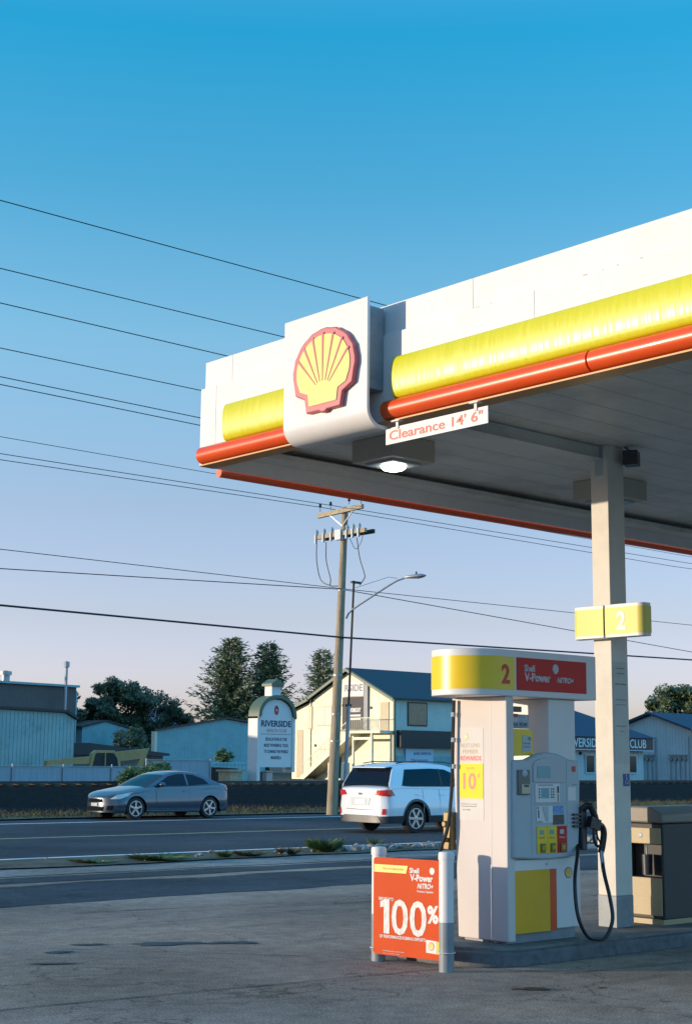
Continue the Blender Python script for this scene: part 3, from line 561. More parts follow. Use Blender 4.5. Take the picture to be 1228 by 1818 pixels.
b=MB(); q=[]
for cxx,czz,a0 in ((.03,.10,180),(Lb-.03,.10,270),(Lb-.03,.86,0),(.03,.86,90)): q+=[(cxx+.03*math.cos(R(a)),czz+.03*math.sin(R(a))) for a in range(a0,a0+91,15)]
b.prism(q,A,u,Z_,nn,.010); bd=b.build('board',m_board,t)
F0=A+nn*.0115
def bt(tx,x,z,w,h,**k): return dict(tx=tx,x=x,z=z,w=w,h=h,**k)
b=MB(); b.prism([(.01,.765),(.40,.765),(.42,.83),(.01,.83)],A+nn*.0102,u,Z_,nn,.002); yb=b.build('yellow_strip',m_yel,bd)
b=MB(); b.text('FUELLED BY INNOVATION',F0+u*.24+Z_*.797+nn*.001,u,Z_,nn,.25,.018); b.build('strip_lettering',m_orange,yb)
b=MB()
for tx,x,z,w,h,bo,sh in (('Shell',.50,.795,.115,.045,.03,0),('V-Power',.585,.735,.27,.058,.035,0),('NiTRO+',.63,.67,.19,.045,.03,.3),('Premium Gasoline',.63,.625,.19,.018,.02,0),('REMOVES UP TO',.16,.54,.18,.028,.02,0),('OF PERFORMANCE ROBBING DEPOSITS.',.36,.15+.075,.56,.026,.02,0),('%',.72,.44,.13,.15,.04,0),('www.fuel-quality.com for details',.25,.105,.26,.012,0,0),('Terms and conditions apply',.22,.075+.01,.2,.007,0,0)):
    b.text(tx,F0+u*x+Z_*z,u,Z_,nn,w,h,bold=bo,shear=sh)
b.prism([(x*.03,y*.03) for x,y in EMB],F0+u*.71+Z_*.80,u,Z_,nn,.001)
b.build('board_lettering',m_clean,bd)
b=MB(); b.prism([(.13,.25),(.20,.25),(.20,.54),(.145,.54),(.085,.515),(.085,.465),(.13,.475)],F0,u,Z_,nn,.001); b.text('0',F0+u*.325+Z_*.395,u,Z_,nn,.20,.30,bold=.015); b.text('0',F0+u*.545+Z_*.395,u,Z_,nn,.20,.30,bold=.015); b.build('big_numerals',m_silver_t,bd)
b=MB(); b.prism([(.64,.125),(.76,.12),(.76,.195+.03),(.64,.23)],A+nn*.0102,u,Z_,nn,.0015); wb=b.build('white_patch',m_clean,bd)
b=MB(); b.prism([(.762,.12),(Lb-.004,.112),(Lb-.004,.215),(.762,.223)],A+nn*.0102,u,Z_,nn,.0015); b.build('yellow_patch',m_yel_lem,bd)
emblem(wb,A+nn*.0122+u*.70+Z_*.18,u,Z_,nn,.07,.07,.002)
for n_,(x,y,z) in enumerate(((9.25,9.87,.115),(9.21,9.0,.155))):
    b=MB(); b.tube([(x+.072*math.cos(R(a)),y+.072*math.sin(R(a)),z) for a in range(0,361,15)],.004,6,cap=False); b.tube([(x-.072,y,z),(x-.11,y-.02,z-.01)],.003,6); b.build('cable_tie',m_clean,t)

# ------------------------------------------------------------------ waste bins on island
def bin_(x,y,label,cls=True):
    t=thing('waste_bin',label,'bin',(x,y,.15),'bins on the pump island')
    w,d=.56,.52; x1,y1=x+w,y+d
    mB=mat('bin_resin',(.045,.040,.038),.6,var=.08,vscale=20,bump=.2,bscale=120); mF=mat('bin_panel',(.40,.30,.16),.5,var=.05,bump=.15,bscale=90); mL=mat('bin_lid',(.20,.165,.135),.5,var=.08,bump=.2,bscale=120)
    b=MB(); b.box(x+.02,x1,y,y+.03,.20,1.13); b.box(x+.02,x1,y1-.03,y1,.20,1.13); b.box(x+.02,x+.2,y+.0305,y1-.0305,.20,.60); b.box(x+.02,x+.2,y+.0305,y1-.0305,.93,1.13); b.box(x+.2005,x1,y+.0305,y1-.0305,.20,1.13)
    b.build('body',mB,t,bevel=.012)
    b=MB(); b.box(x,x+.0195,y+.02,y1-.02,.93,1.085); f=b.build('upper_panel',mF,t,bevel=.006)
    b=MB(); b.lathe([(.028,0),(.024,.003),(.001,.004)],(x-.0002,y+d/2,1.01),(-1,0,0),18); b.build('round_badge',m_lgrey,f)
    b=MB(); b.box(x,x+.0195,y+.02,y1-.02,.235,.60); b.build('lower_panel',mF,t,bevel=.006)
    b=MB(); b.box(x+.01,x1,y+.01,y1-.01,.15,.20); b.build('foot',mF,t)
    b=MB(); b.prism([(0,0),(d+.03,0),(d+.03,.09),(d*.72,.16),(d*.28,.16),(0,.09)],(x-.015,y-.015,1.135),Y_,Z_,X_,w+.03); b.build('lid',mL,t,bevel=.02)
    b=MB(); b.lathe([(.05,0),(.055,.20)],(x+.10,y+d*.5,.62),n=16); b.build('washer_bucket',m_dgrey,t)
    b=MB(); b.tube([(x+.10,y+d*.5,.66),(x+.06,y+d*.45,.90)],.008,8); b.build('squeegee_handle',m_lgrey,t)
    return t
bin_(12.47,9.20,'brown waste bin with open washer bay nearest the white column')
bin_(13.08,9.26,'second brown waste bin at the right edge, beyond the one by the column')
bt2=thing('squeegee_station','pale topped service cabinet standing behind the brown waste bin','service cabinet',(13.1,10.2,.15))
b=MB(); b.box(12.95,13.75,9.78,10.0,.15,1.12); b.build('body',mat('cab',(.3,.28,.25),.5),bt2,bevel=.01)
b=MB(); b.prism([(0,0),(.26,0),(.26,.10),(.13,.15),(0,.10)],(12.93,9.76,1.125),Y_,Z_,X_,.84); b.build('lid',mat('cab_lid',(.5,.46,.42),.5),bt2,bevel=.01)

# ------------------------------------------------------------------ verge rocks and weeds
rb=[]
def rock(x,y,z,s,i):
    b=MB(); bmesh.ops.create_icosphere(b.bm,subdivisions=2,radius=1)
    for v in b.bm.verts:
        k=1+.45*noise.noise(v.co*1.3+Vector((i*7,i*3,0))); v.co=Vector((v.co.x*k*s,v.co.y*k*s*.8,v.co.z*k*s*.6))
    o=b.build('rock',m_rock,smooth=25); o.location=(x,y,z); return tag(o,'grey broken rock lying in the strip of dirt between forecourt and road','rock','rocks along the verge')
protos=[rock(19.7+i*.3,21.9+.1*i,.05,.13,i) for i in range(5)]
rnd=random.Random(3)
for i in range(85):
    o=protos[i%5].copy(); COL.objects.link(o)
    x=(19.6+rnd.random()*8.5) if i<62 else (13+rnd.random()*6.5); o.location=(x,22.3+rnd.gauss(0,.42),.045); s=rnd.uniform(.35,1.15)*(1 if x>19.5 else .55); o.scale=(s,s,s*rnd.uniform(.7,1.2)); o.rotation_euler=(rnd.uniform(-.4,.4),rnd.uniform(-.4,.4),rnd.uniform(0,6.3))
def tuft(b,x,y,z,r,h,n,rg):
    for _ in range(n):
        a=rg.uniform(0,2*PI); rr=r*math.sqrt(rg.random()); bx,by=x+math.cos(a)*rr*.5,y+math.sin(a)*rr*.5; hh=h*rg.uniform(.4,1.1); lean=rr*.9
        tx,ty=bx+math.cos(a)*lean,by+math.sin(a)*lean; w=rg.uniform(.006,.014)*max(1,h*4); px,py=-math.sin(a)*w,math.cos(a)*w
        b.quad((bx-px,by-py,z),(bx+px,by+py,z),(tx*.6+bx*.4+px*.6,ty*.6+by*.4+py*.6,z+hh*.7),(tx,ty,z+hh))
for x,y,r,h,m,l,n in ((19.2,22.0,.32,.26,m_grass,'round green weed clump beside the rocks on the verge',420),(16.6,21.75,.16,.12,m_grass,'small green weed clump at the left on the verge',180),(17.2,21.8,.3,.1,m_dry,'flat dry brown weed patch left of the round green clump',260),(18.1,21.75,.22,.14,m_dry,'tan dry weed clump just left of the round green clump',260),(15.2,21.75,.5,.1,m_grass,'low wide green weed patch far left on the verge',420),(20.9,22.4,.15,.2,m_grass,'thin green weed standing behind the rocks near the white car',140),(13.9,21.8,.35,.06,m_grass,'sparse green weeds at the far left end of the verge',200)):
    b=MB(); tuft(b,x,y,.03,r,h,n,rnd); tag(b.build('weed_clump',m,smooth=0,recalc=False),l,'weed','weeds along the verge')
b=MB(); rg=random.Random(5)
for i in range(7000): x=rg.uniform(8,75); tuft(b,x,40+abs(rg.gauss(0,2.0)),.02,.22,rg.uniform(.03,.20)*(1+.9*noise.noise((x*.35,0,0))),4,rg)
o=b.build('dry_grass',m_dry,smooth=0,recalc=False); struct(o,'stuff'); tag(o,'dry brown grass growing along the foot of the railway bank','grass')
b=MB()
for i in range(1500): x=rg.uniform(8,60); tuft(b,x,39.2+abs(rg.gauss(0,.8)),.0,.12,rg.uniform(.05,.2),4,rg)
o=b.build('green_grass',m_grass,smooth=0,recalc=False); struct(o,'stuff'); tag(o,'green grass fringe along the far edge of the road','grass')
b=MB(); tuft(b,60.5,41.0,.05,.3,.8,160,rg); tag(b.build('weed_clump',m_grass,smooth=0,recalc=False),'tall light green weed standing on the bank at the right edge','weed','weeds along the verge')

# ------------------------------------------------------------------ utility pole, lamp, wires
t=upole=thing('utility_pole','tall weathered wooden utility pole with two crossarms beside the road','utility pole',(33.5,37.95,0))
base,top=Vector((33.42,37.95,0)),Vector((33.85,37.9,10.42)); at=lambda z: base+(top-base)*(z/10.42)
b=MB(); b.tube([at(z) for z in (0,2,4,6,8,10.42)],[.185,.172,.155,.14,.125,.11],14); b.build('pole_shaft',m_wood,t)
def arm(z,y0,y1,w,h,m,x=-.16):
    c=at(z); b=MB(); b.bar((c.x+x,y0,z+(0)),(c.x+x,y1,z),w,h); return b.build('crossarm',m,t,bevel=.01)
b=MB(); b.bar((33.66,39.1,10.22),(33.66,36.8,10.30),.11,.15); b.build('crossarm',m_arm,t)
b=MB(); b.bar((33.62,39.22,9.46),(33.62,36.6,9.46),.10,.14); b.build('crossarm',m_arm,t)
b=MB(); b.bar((34.0,39.1,9.46),(34.0,36.6,9.46),.10,.14); b.build('crossarm',m_bark,t)
for y in (38.5,37.3): MB().bar((33.66,y,10.20),(33.72,37.9,9.75),.03,.03).build('arm_brace',m_galv,t)
def insul(x,y,z,h=.16):
    b=MB(); b.tube([(x,y,z),(x,y,z+h)],.012,6); b.lathe([(.03,0),(.06,.03),(.035,.06),(.055,.09),(.02,.13),(.001,.14)],(x,y,z+h),n=10); b.build('insulator',m_dark,t)
for y in (39.0,38.45,36.88): insul(33.66,y,10.37)
insul(33.85,37.7,10.5,.1)
for y in (39.1,38.7,38.3,37.5,37.2,36.9):
    b=MB(); b.lathe([(.05,0),(.07,.05),(.05,.10),(.07,.15),(.05,.2),(.02,.24)],(33.60,y,9.50),n=10); b.box(33.52,33.60,y-.03,y+.03,9.25,9.55); b.build('fuse_cutout',m_lgrey,t)
b=MB(); b.box(33.5,33.66,37.75,38.05,9.25,9.6); b.build('arm_plate',m_lgrey,t)
for y0,zz in ((39.1,7.6),(38.6,7.9)):
    b=MB(); b.tube(smoothp([(33.6,y0,9.25),(33.6,y0-.02,8.6),(33.6,y0-.25,7.95),(33.65,38.4,7.72),(33.7,38.05,7.68)]),.018,6); b.build('jumper_cable',m_wire,t)
b=MB(); b.tube(smoothp([(33.9,37.35,9.3),(33.9,37.2,8.6),(33.95,37.0,8.0),(34.0,37.1,7.85),(34.1,37.4,7.7)]),.018,6); b.build('jumper_cable',m_wire,t)
b=MB(); b.tube(smoothp([(33.6,36.7,9.4),(33.7,36.9,9.1),(33.8,37.3,8.9),(33.8,37.6,9.3)]),.010,6); b.build('jumper_cable',m_wire,t)
b=MB(); b.tube([at(1.2)+Vector((.2,-.05,0)),at(1.9)+Vector((.2,-.05,0))],.06,8); b.build('guard_strip',m_dark,t)
for z in (2.4,3.3,4.6,7.5): MB().lathe([(.20-.008*z,0),(.20-.008*z,.05)],at(z),n=12).build('pole_band',m_galv,t)
t2=thing('cable_mast','thin metal riser mast standing just right of the wooden utility pole','mast',(33.85,37.6,0))
b=MB(); b.tube([(33.70,37.66,0),(33.84,37.63,3.6)],.065,10); b.build('riser_sleeve',m_galv,t2)
b=MB(); b.tube([(33.84,37.63,3.6),(33.99,37.58,7.85)],.038,10); b.build('riser_pipe',m_bark,t2)
b=MB(); b.box(33.8,34.2,37.45,37.55,7.75,7.82); b.box(33.65,33.95,37.6,37.75,3.58,3.66); b.build('standoff_bracket',m_dark,t2)
t3=thing('street_lamp','grey cobra head street lamp on a long arm from the utility pole','street lamp',(33.9,37.8,6.6))
b=MB(); b.tube(smoothp([(33.80,37.75,6.55),(33.9,37.6,6.82),(34.2,36.95,7.25),(34.55,36.2,7.72),(34.72,35.85,7.86)]),.032,8); b.build('lamp_arm',m_galv,t3)
b=MB(); q=Vector((34.72,35.85,7.86)); d=Vector((.43,-.90,.08)).normalized()
b.lathe([(.04,0),(.07,.06),(.10,.25),(.13,.45),(.11,.62),(.05,.74),(.001,.78)],q,d,12)
for v in b.bm.verts: v.co.z=q.z+(v.co.z-q.z)*.62+.02
lh=b.build('lamp_head',m_galv,t3)
b=MB(); b.lathe([(.08,0),(.075,-.04),(.03,-.06)],q+d*.48+Vector((0,0,-.02)),(0,0,1),12); b.build('lamp_lens',m_lensoff,t3)
b=MB(); b.lathe([(.03,0),(.03,.07),(.001,.09)],q+d*.42+Vector((0,0,.09)),n=8); b.build('photocell',m_dgrey,t3)
b=MB(); b.tube([(34.0,37.5,7.6),(34.5,36.4,7.92),(34.62,36.1,7.86)],.008,5); b.build('stay_wire',m_wire,t3)
def wire(pts,r,label,sag=0):
    P=[Vector(p) for p in pts]; o=[]
    for i in range(len(P)-1):
        L=(P[i+1]-P[i]).length; n=14
        for k in range(n): s=k/n; q=P[i].lerp(P[i+1],s); o.append(q-Vector((0,0,4*sag*s*(1-s)*min(1,L/30))))
    o.append(P[-1]); b=MB(); b.tube(o,r,5); return tag(b.build('overhead_wire',m_wire,smooth=60),label,'wire','overhead wires')
wire([(-15,37.6,11.3),(20.5,37.7,10.82),(33.85,37.7,10.75),(54,37.8,10.64),(120,37.8,11.2)],.010,'thin wire on the pole top pin, uppermost at the wooden pole')
wire([(-15,38.45,11.0),(20.55,38.45,10.50),(33.66,38.45,10.53),(54.07,38.2,10.44),(120,38.2,11.0)],.012,'thin wire on the middle insulator of the upper crossarm')
wire([(-15,39.0,10.9),(20.57,39.0,10.44),(33.66,39.0,10.53),(54,38.9,10.35),(120,38.9,11)],.012,'thin wire on the left end of the upper crossarm')
wire([(-15,37.9,8.2),(20.7,37.9,7.62),(33.68,37.9,7.58),(53.93,37.9,7.69),(120,37.9,8.5)],.012,'thin wire fixed to the pole just above the street lamp arm, flatter to the right')
wire([(-15,37.85,6.9),(20.73,37.85,7.06),(33.70,37.85,7.55),(53.87,37.85,6.52),(120,37.85,6.5)],.015,'wire fixed to the pole near the lamp that drops away to the right')
wire([(-15,37.85,6.4),(20.79,37.85,6.02),(33.65,37.75,5.90),(53.85,37.85,6.19),(120,37.85,7.2)],.032,'thick black cable crossing low on the wooden pole')
yw=30.0
for za,zb,lb,r in ((14.53,14.65,'highest black wire at the left, passing over the top of the canopy',.014),(12.90,12.99,'second highest wire at the left, meeting the canopy sign panel',.013),(12.08,12.07,'third wire from the top at the left, meeting the canopy parapet',.013),(11.02,11.01,'fourth wire from the top at the left, meeting the canopy end',.012),(10.35,10.25,'upper wire of the close pair running to the canopy end',.012),(10.17,10.04,'lower wire of the close pair running to the canopy end',.012)):
    wire([(-40,yw,za-(zb-za)*4),(16,yw,za),(28,yw,zb),(120,yw,zb+(zb-za)*2)],r,lb)

# ------------------------------------------------------------------ cars
def interp(P,x): return float(np.interp(x,[p[0] for p in P],[p[1] for p in P]))
def smoothf(P,w=.10):
    xs=np.arange(P[0][0],P[-1][0]+.001,.02); ys=np.interp(xs,[p[0] for p in P],[p[1] for p in P]); k=max(1,int(w/.02)); pad=np.pad(ys,k,'edge'); ker=np.ones(2*k+1)/(2*k+1); ys2=np.convolve(pad,ker,'valid'); ys2[0]=ys[0];ys2[-1]=ys[-1]
    return lambda x: float(np.interp(x,xs,ys2))
class Car:
    def __init__(s,name,label,cat,loc,rz,L,Wd,shoulder,roof,sill,wheels,Ra,Rw,nose,tail,base_w,roof_w,paint,clad=0):
        s.root=thing(name,label,cat,loc,None,rz if rz else 1e-9); s.L,s.W=L,Wd; s.zs=smoothf(shoulder); s.zr=smoothf(roof,.08); s.g0,s.g1=roof[0][0],roof[-1][0]
        s.nose,s.tail,s.bw,s.rw,s.sill,s.wheels,s.Ra,s.Rw,s.paint=nose,tail,base_w,roof_w,sill,wheels,Ra,Rw,paint
        s.hmax=max(p[1] for p in roof); s.clad=clad
    def w(s,x):
        r=s.W
        if x<s.nose[0]: r=s.W*max(0,1-(1-max(x,0)/s.nose[0])**s.nose[1])**(1/s.nose[1])
        e=s.L-x
        if e<s.tail[0]: r=min(r,s.W*max(0,1-(1-max(e,0)/s.tail[0])**s.tail[1])**(1/s.tail[1]))
        return r
    def xf(s,y): 
        q=min(abs(y)/s.W,.999); return s.nose[0]*(1-(1-q**s.nose[1])**(1/s.nose[1]))
    def xr(s,y):
        q=min(abs(y)/s.W,.999); return s.L-s.tail[0]*(1-(1-q**s.tail[1])**(1/s.tail[1]))
    def gz(s,x,z):
        t=max(0,min(1.05,(z-s.sill)/(s.zs(x)-s.sill))); return .955+.045*math.sin(PI*min(1,t*1.15+.05))-.03*t**4+.012*math.exp(-((t-.82)/.05)**2)
    def side(s,x,z):
        zs=s.zs(x)
        if z<=zs: return s.w(x)*s.gz(x,z)
        h=(z-zs)/(s.hmax-zs); return s.bw-(s.bw-s.rw)*h**1.1
    def zb(s,x):
        z=s.sill
        for c in s.wheels:
            if abs(x-c)<s.Ra: z=max(z,s.Rw+math.sqrt(s.Ra**2-(x-c)**2))
        return z
    def body(s):
        xs=sorted(set([round(v,4) for v in list(np.arange(0,s.L+.001,.06))+[s.L]+[c+sg*s.Ra*k for c in s.wheels for sg in (-1,1) for k in (1.0001,.999,.97,.9,.8,.65,.5,.3,0)]+[.01,.03,s.L-.01,s.L-.03]]))
        xs=[x for x in xs if 0<=x<=s.L]; bs,bc=MB(),MB(); grid=[]
        for x in xs:
            zb,zs=s.zb(x),s.zs(x); col=[]
            for k in range(11): z=zb+(zs-zb)*k/10; col.append((s.w(x)*s.gz(x,z),z))
            w=col[-1][0]
            for k,(f,dz) in enumerate(((.93,.018),(.8,.035),(.55,.05),(0,.06))): col.append((w*f,zs+dz))
            grid.append(col)
        def emit(bm,i,k,sg):
            a,b_,c,d=[(xs[i],sg*grid[i][k][0],grid[i][k][1]),(xs[i+1],sg*grid[i+1][k][0],grid[i+1][k][1]),(xs[i+1],sg*grid[i+1][k+1][0],grid[i+1][k+1][1]),(xs[i],sg*grid[i][k+1][0],grid[i][k+1][1])]
            bm.quad(*( (a,b_,c,d) if sg<0 else (d,c,b_,a)))
        for i in range(len(xs)-1):
            for k in range(14):
                zc=(grid[i][k][1]+grid[i+1][k+1][1])/2
                for sg in (-1,1): emit(bc if zc<s.clad else bs,i,k,sg)
        for nm,bm,m in (('body',bs,s.paint),('lower_cladding',bc,m_dgrey)):
            if len(bm.bm.faces):
                bmesh.ops.remove_doubles(bm.bm,verts=bm.bm.verts,dist=.0005); bm.build(nm,m,s.root,smooth=40,local=True)
        # underbody
        MB().box(.25,s.L-.25,-s.W+.24,s.W-.24,s.sill-.02,s.sill+.5).build('underbody',m_tyre,s.root,local=True)
        for c in s.wheels:
            for sg in (-1,1):
                b=MB(); n=12
                for k in range(n):
                    a0,a1=PI*k/n,PI*(k+1)/n
                    P=[(c+math.cos(a)*s.Ra*r,sg*y,s.Rw+math.sin(a)*s.Ra*r) for a in (a0,a1) for r,y in ((1,s.W-.06),(1,s.W-.25))]
                    b.quad(P[0],P[2],P[3],P[1])
                bmesh.ops.remove_doubles(b.bm,verts=b.bm.verts,dist=.0005); b.build('wheel_arch_liner',m_tyre,s.root,local=True)
    def house(s,ws,rw):  # windshield x range, rear glass x range
        xs=sorted(set([round(v,4) for v in list(np.arange(s.g0,s.g1,.05))+[s.g1,ws[1],rw[0]]])); parts={'roof':MB(),'windshield':MB(),'rear_window':MB()}
        rows=[]
        for x in xs:
            zr=max(s.zr(x),s.zs(x)-.0); zs=s.zs(x)-.02; ye=s.side(x,max(zr-.03,zs+.001)); c=[]
            for k in range(6): z=zs+(zr-.03-zs)*k/5; c.append((s.side(x,z) if z>s.zs(x) else s.bw,z))
            c+=[(ye*.96,zr-.008),(ye*.85,zr+.008),(ye*.5,zr+.022),(0,zr+.028)]; rows.append(c)
        for i in range(len(xs)-1):
            xm=(xs[i]+xs[i+1])/2
            for k in range(9):
                nm='roof'
                if k>=6: nm='windshield' if xm<ws[1] else ('rear_window' if xm>rw[0] else 'roof')
                for sg in (-1,1):
                    a,b_,c,d=[(xs[j],sg*rows[j][q][0],rows[j][q][1]) for j,q in ((i,k),(i+1,k),(i+1,k+1),(i,k+1))]
                    parts[nm].quad(*((a,b_,c,d) if sg<0 else (d,c,b_,a)))
        for nm,bm in parts.items():
            bmesh.ops.remove_doubles(bm.bm,verts=bm.bm.verts,dist=.0005); bm.build(nm,s.paint if nm=='roof' else m_tint,s.root,smooth=35,local=True)
    def decal(s,name,poly,m,sides=(-1,1),off=.006,mode='side',parent=None,cuts=3):
        res=None
        for sg in sides:
            b=MB(); f=b.bm.faces.new([b.bm.verts.new((p[0],p[1],0)) for p in poly]); bmesh.ops.triangulate(b.bm,faces=[f]); bmesh.ops.subdivide_edges(b.bm,edges=b.bm.edges[:],cuts=cuts,use_grid_fill=True)
            for v in b.bm.verts:
                p,q=v.co.x,v.co.y
                if mode=='side': v.co=(p,sg*(s.side(p,q)+off),q)
                elif mode=='front': v.co=(s.xf(p)-off,sg*p,q)
                else: v.co=(s.xr(p)+off,sg*p,q)
            res=b.build(name,m,parent or s.root,smooth=60,local=True,recalc=True)
        return res
    def wheels_(s,spokes=5):
        for c in s.wheels:
            for sg in (-1,1):
                y=sg*(s.W-.035); ax=(0,sg,0); R0=s.Rw
                b=MB(); b.lathe([(R0*.66,-.20),(R0*.94,-.20),(R0,-.17),(R0,-.04),(R0*.95,-.008),(R0*.70,0),(R0*.68,-.02)],(c,y,R0),ax,32); w=b.build('wheel',m_tyre,s.root,local=True)
                b=MB(); b.lathe([(R0*.70,-.06),(R0*.70,-.008),(R0*.66,-.006),(R0*.64,-.05),(.001,-.055)],(c,y,R0),ax,32); r=b.build('rim',m_dgrey,w,local=True)
                b=MB(); b.lathe([(R0*.705,-.03),(R0*.705,-.002),(R0*.63,-.002),(R0*.63,-.03)],(c,y,R0),ax,32); b.lathe([(R0*.18,-.05),(R0*.16,-.004),(.001,-.002)],(c,y,R0),ax,16)
                for k in range(spokes):
                    a=2*PI*k/spokes+.3*c; d=Vector((math.cos(a),0,math.sin(a))); p=Vector((-math.sin(a),0,math.cos(a)))
                    b.obox(Vector((c,y-sg*.02,R0))+d*R0*.4,d,p,(0,1,0),R0*.56,R0*.17,.03)
                b.build('spokes',m_rim,w,local=True)
# grey coupe heading left
c=Car('coupe_car','metallic grey two door coupe driving left along the far side of the road','car',(24.45,38.36,0.005),0,4.48,.88,
 [(0,.60),(.10,.66),(.35,.76),(.9,.86),(1.35,.93),(2,.945),(3,.97),(3.8,1.0),(4.25,1.0),(4.48,.93)],
 [(1.22,.93),(1.6,1.12),(2.0,1.30),(2.35,1.38),(2.7,1.40),(3.1,1.375),(3.5,1.27),(3.85,1.12),(4.12,1.0)],.21,(.90,3.60),.365,.325,(.60,2.3),(.42,2.8),.80,.60,m_coupe)
c.body(); c.house((1.22,1.98),(3.25,4.1)); c.wheels_(5)
c.decal('side_window',[(1.62,1.0),(2.12,1.26),(2.42,1.325),(2.72,1.335),(2.75,.99)],m_tint,off=.008); c.decal('quarter_window',[(2.83,1.0),(2.80,1.325),(3.08,1.30),(3.42,1.18),(3.58,1.03)],m_tint,off=.008)
c.decal('belt_trim',[(1.55,.965),(3.62,.99),(3.62,1.005),(1.55,.985)],m_dark,off=.010,cuts=5)
c.decal('headlight',[(.14,.60),(.30,.73),(.78,.80),(.72,.74),(.35,.60)],m_lens,off=.012); c.decal('indicator',[(.60,.745),(.80,.80),(.86,.79),(.74,.74)],mat('ind',(.5,.1,.08),.2),off=.016)
c.decal('tail_light',[(4.18,.90),(4.34,.93),(4.40,.82),(4.30,.79)],m_tail,off=.012)
m_gr=mat('grille_black',(.006,.006,.007),.9); c.decal('grille',[(0,.50),(.38,.50),(.34,.60),(0,.60)],m_gr,mode='front',off=.008); c.decal('lower_grille',[(0,.25),(.40,.25),(.44,.37),(0,.38)],m_gr,mode='front',off=.008); c.decal('fog_recess',[(.52,.28),(.70,.28),(.72,.42),(.55,.40)],m_gr,mode='front',off=.008)
c.decal('number_plate',[(0,.39),(.16,.39),(.16,.48),(0,.48)],m_lgrey,mode='front',off=.014)
c.decal('sill_trim',[(1.25,.245),(3.2,.245),(3.2,.265),(1.25,.265)],m_rim,off=.008,cuts=5)
c.decal('door_gap',[(1.60,.40),(1.615,.40),(1.615,.95),(1.60,.95)],m_dark,off=.004); c.decal('door_gap',[(2.86,.45),(2.868,.45),(2.83,.97),(2.822,.97)],m_grey,off=.004)
c.decal('door_handle',[(2.60,.80),(2.78,.81),(2.78,.845),(2.60,.835)],m_coupe,off=.025)
for sg in (-1,1):
    b=MB(); bmesh.ops.create_icosphere(b.bm,subdivisions=3,radius=1)
    for v in b.bm.verts: v.co=Vector((1.76+v.co.x*.09,sg*.93+v.co.y*.10,1.02+v.co.z*.07))
    b.tube([(1.78,sg*.80,.98),(1.76,sg*.90,1.0)],.03,8); b.build('wing_mirror',m_coupe,c.root,local=True)
# white suv heading right
c=Car('suv_car','white sport utility car driving right, seen from behind with red tail lights','car',(30.15,27.85,.005),PI,4.69,.935,
 [(0,.72),(.15,.80),(.4,.93),(1.1,1.04),(1.7,1.08),(3,1.10),(4.2,1.12),(4.55,1.10),(4.69,1.02)],
 [(1.2,1.06),(1.6,1.32),(2.0,1.57),(2.4,1.665),(3.0,1.70),(3.7,1.70),(4.22,1.64),(4.34,1.55),(4.52,1.15)],.26,(.93,3.63),.42,.36,(.55,2.6),(.42,4.2),.88,.68,m_suv,clad=.42)
c.body(); c.house((1.2,1.95),(4.26,4.6)); c.wheels_(6)
c.decal('side_window',[(1.75,1.13),(2.1,1.42),(2.5,1.56),(3.0,1.58),(3.9,1.555),(4.10,1.16),(3.8,1.14)],m_tint,off=.008,cuts=5)
c.decal('window_pillar',[(2.68,1.14),(2.74,1.14),(2.74,1.58),(2.68,1.57)],m_dark,off=.014)
c.decal('arch_lip',[(3.63+math.cos(R(a))*.425,.36+math.sin(R(a))*.425) for a in range(0,181,12)]+[(3.63+math.cos(R(a))*.48,.36+math.sin(R(a))*.48) for a in range(180,-1,-12)],m_dgrey,off=.008,cuts=1)
c.decal('arch_lip',[(.93+math.cos(R(a))*.425,.36+math.sin(R(a))*.425) for a in range(0,181,12)]+[(.93+math.cos(R(a))*.48,.36+math.sin(R(a))*.48) for a in range(180,-1,-12)],m_dgrey,off=.008,cuts=1)
c.decal('door_handle',[(2.62,.93),(2.80,.93),(2.80,.96),(2.62,.96)],m_suv,off=.03); c.decal('door_handle',[(3.45,.93),(3.63,.93),(3.63,.96),(3.45,.96)],m_suv,off=.03)
for x in (1.9,2.80,3.38): c.decal('door_gap',[(x,.5),(x+.012,.5),(x+.012,1.09),(x,1.09)],m_lgrey,off=.003)
c.decal('tail_light',[(.50,.93),(.92,.90),(.925,1.06),(.60,1.04)],m_tail,mode='rear',off=.012); c.decal('tail_light_side',[(4.35,.92),(4.64,.90),(4.60,1.05),(4.45,1.06)],m_tail,off=.010)
c.decal('number_plate',[(0,.70),(.20,.70),(.20,.82),(0,.82)],mat('plate_lavender',(.5,.52,.66),.4),mode='rear',off=.012)
c.decal('plate_recess',[(0,.67),(.32,.67),(.36,.86),(0,.88)],m_lgrey,mode='rear',off=.006); c.decal('badge',[(0,.93),(.06,.93),(.06,.98),(0,.98)],m_navy,mode='rear',off=.012)
c.decal('bumper_gap',[(0,.565),(.52,.58),(.52,.592),(0,.577)],m_dark,mode='rear',off=.008); c.decal('lower_bumper',[(0,.28),(.72,.28),(.60,.44),(0,.44)],m_dgrey,mode='rear',off=.012); c.decal('rear_reflector',[(.74,.46),(.84,.46),(.84,.60),(.76,.60)],m_tail,mode='rear',off=.012)
b=MB(); b.prism([(4.15,1.665),(4.44,1.61),(4.44,1.585),(4.2,1.61)],(0,-.62,0),X_,Z_,Y_,1.24); b.build('roof_spoiler',m_suv,c.root,local=True,bevel=.01)
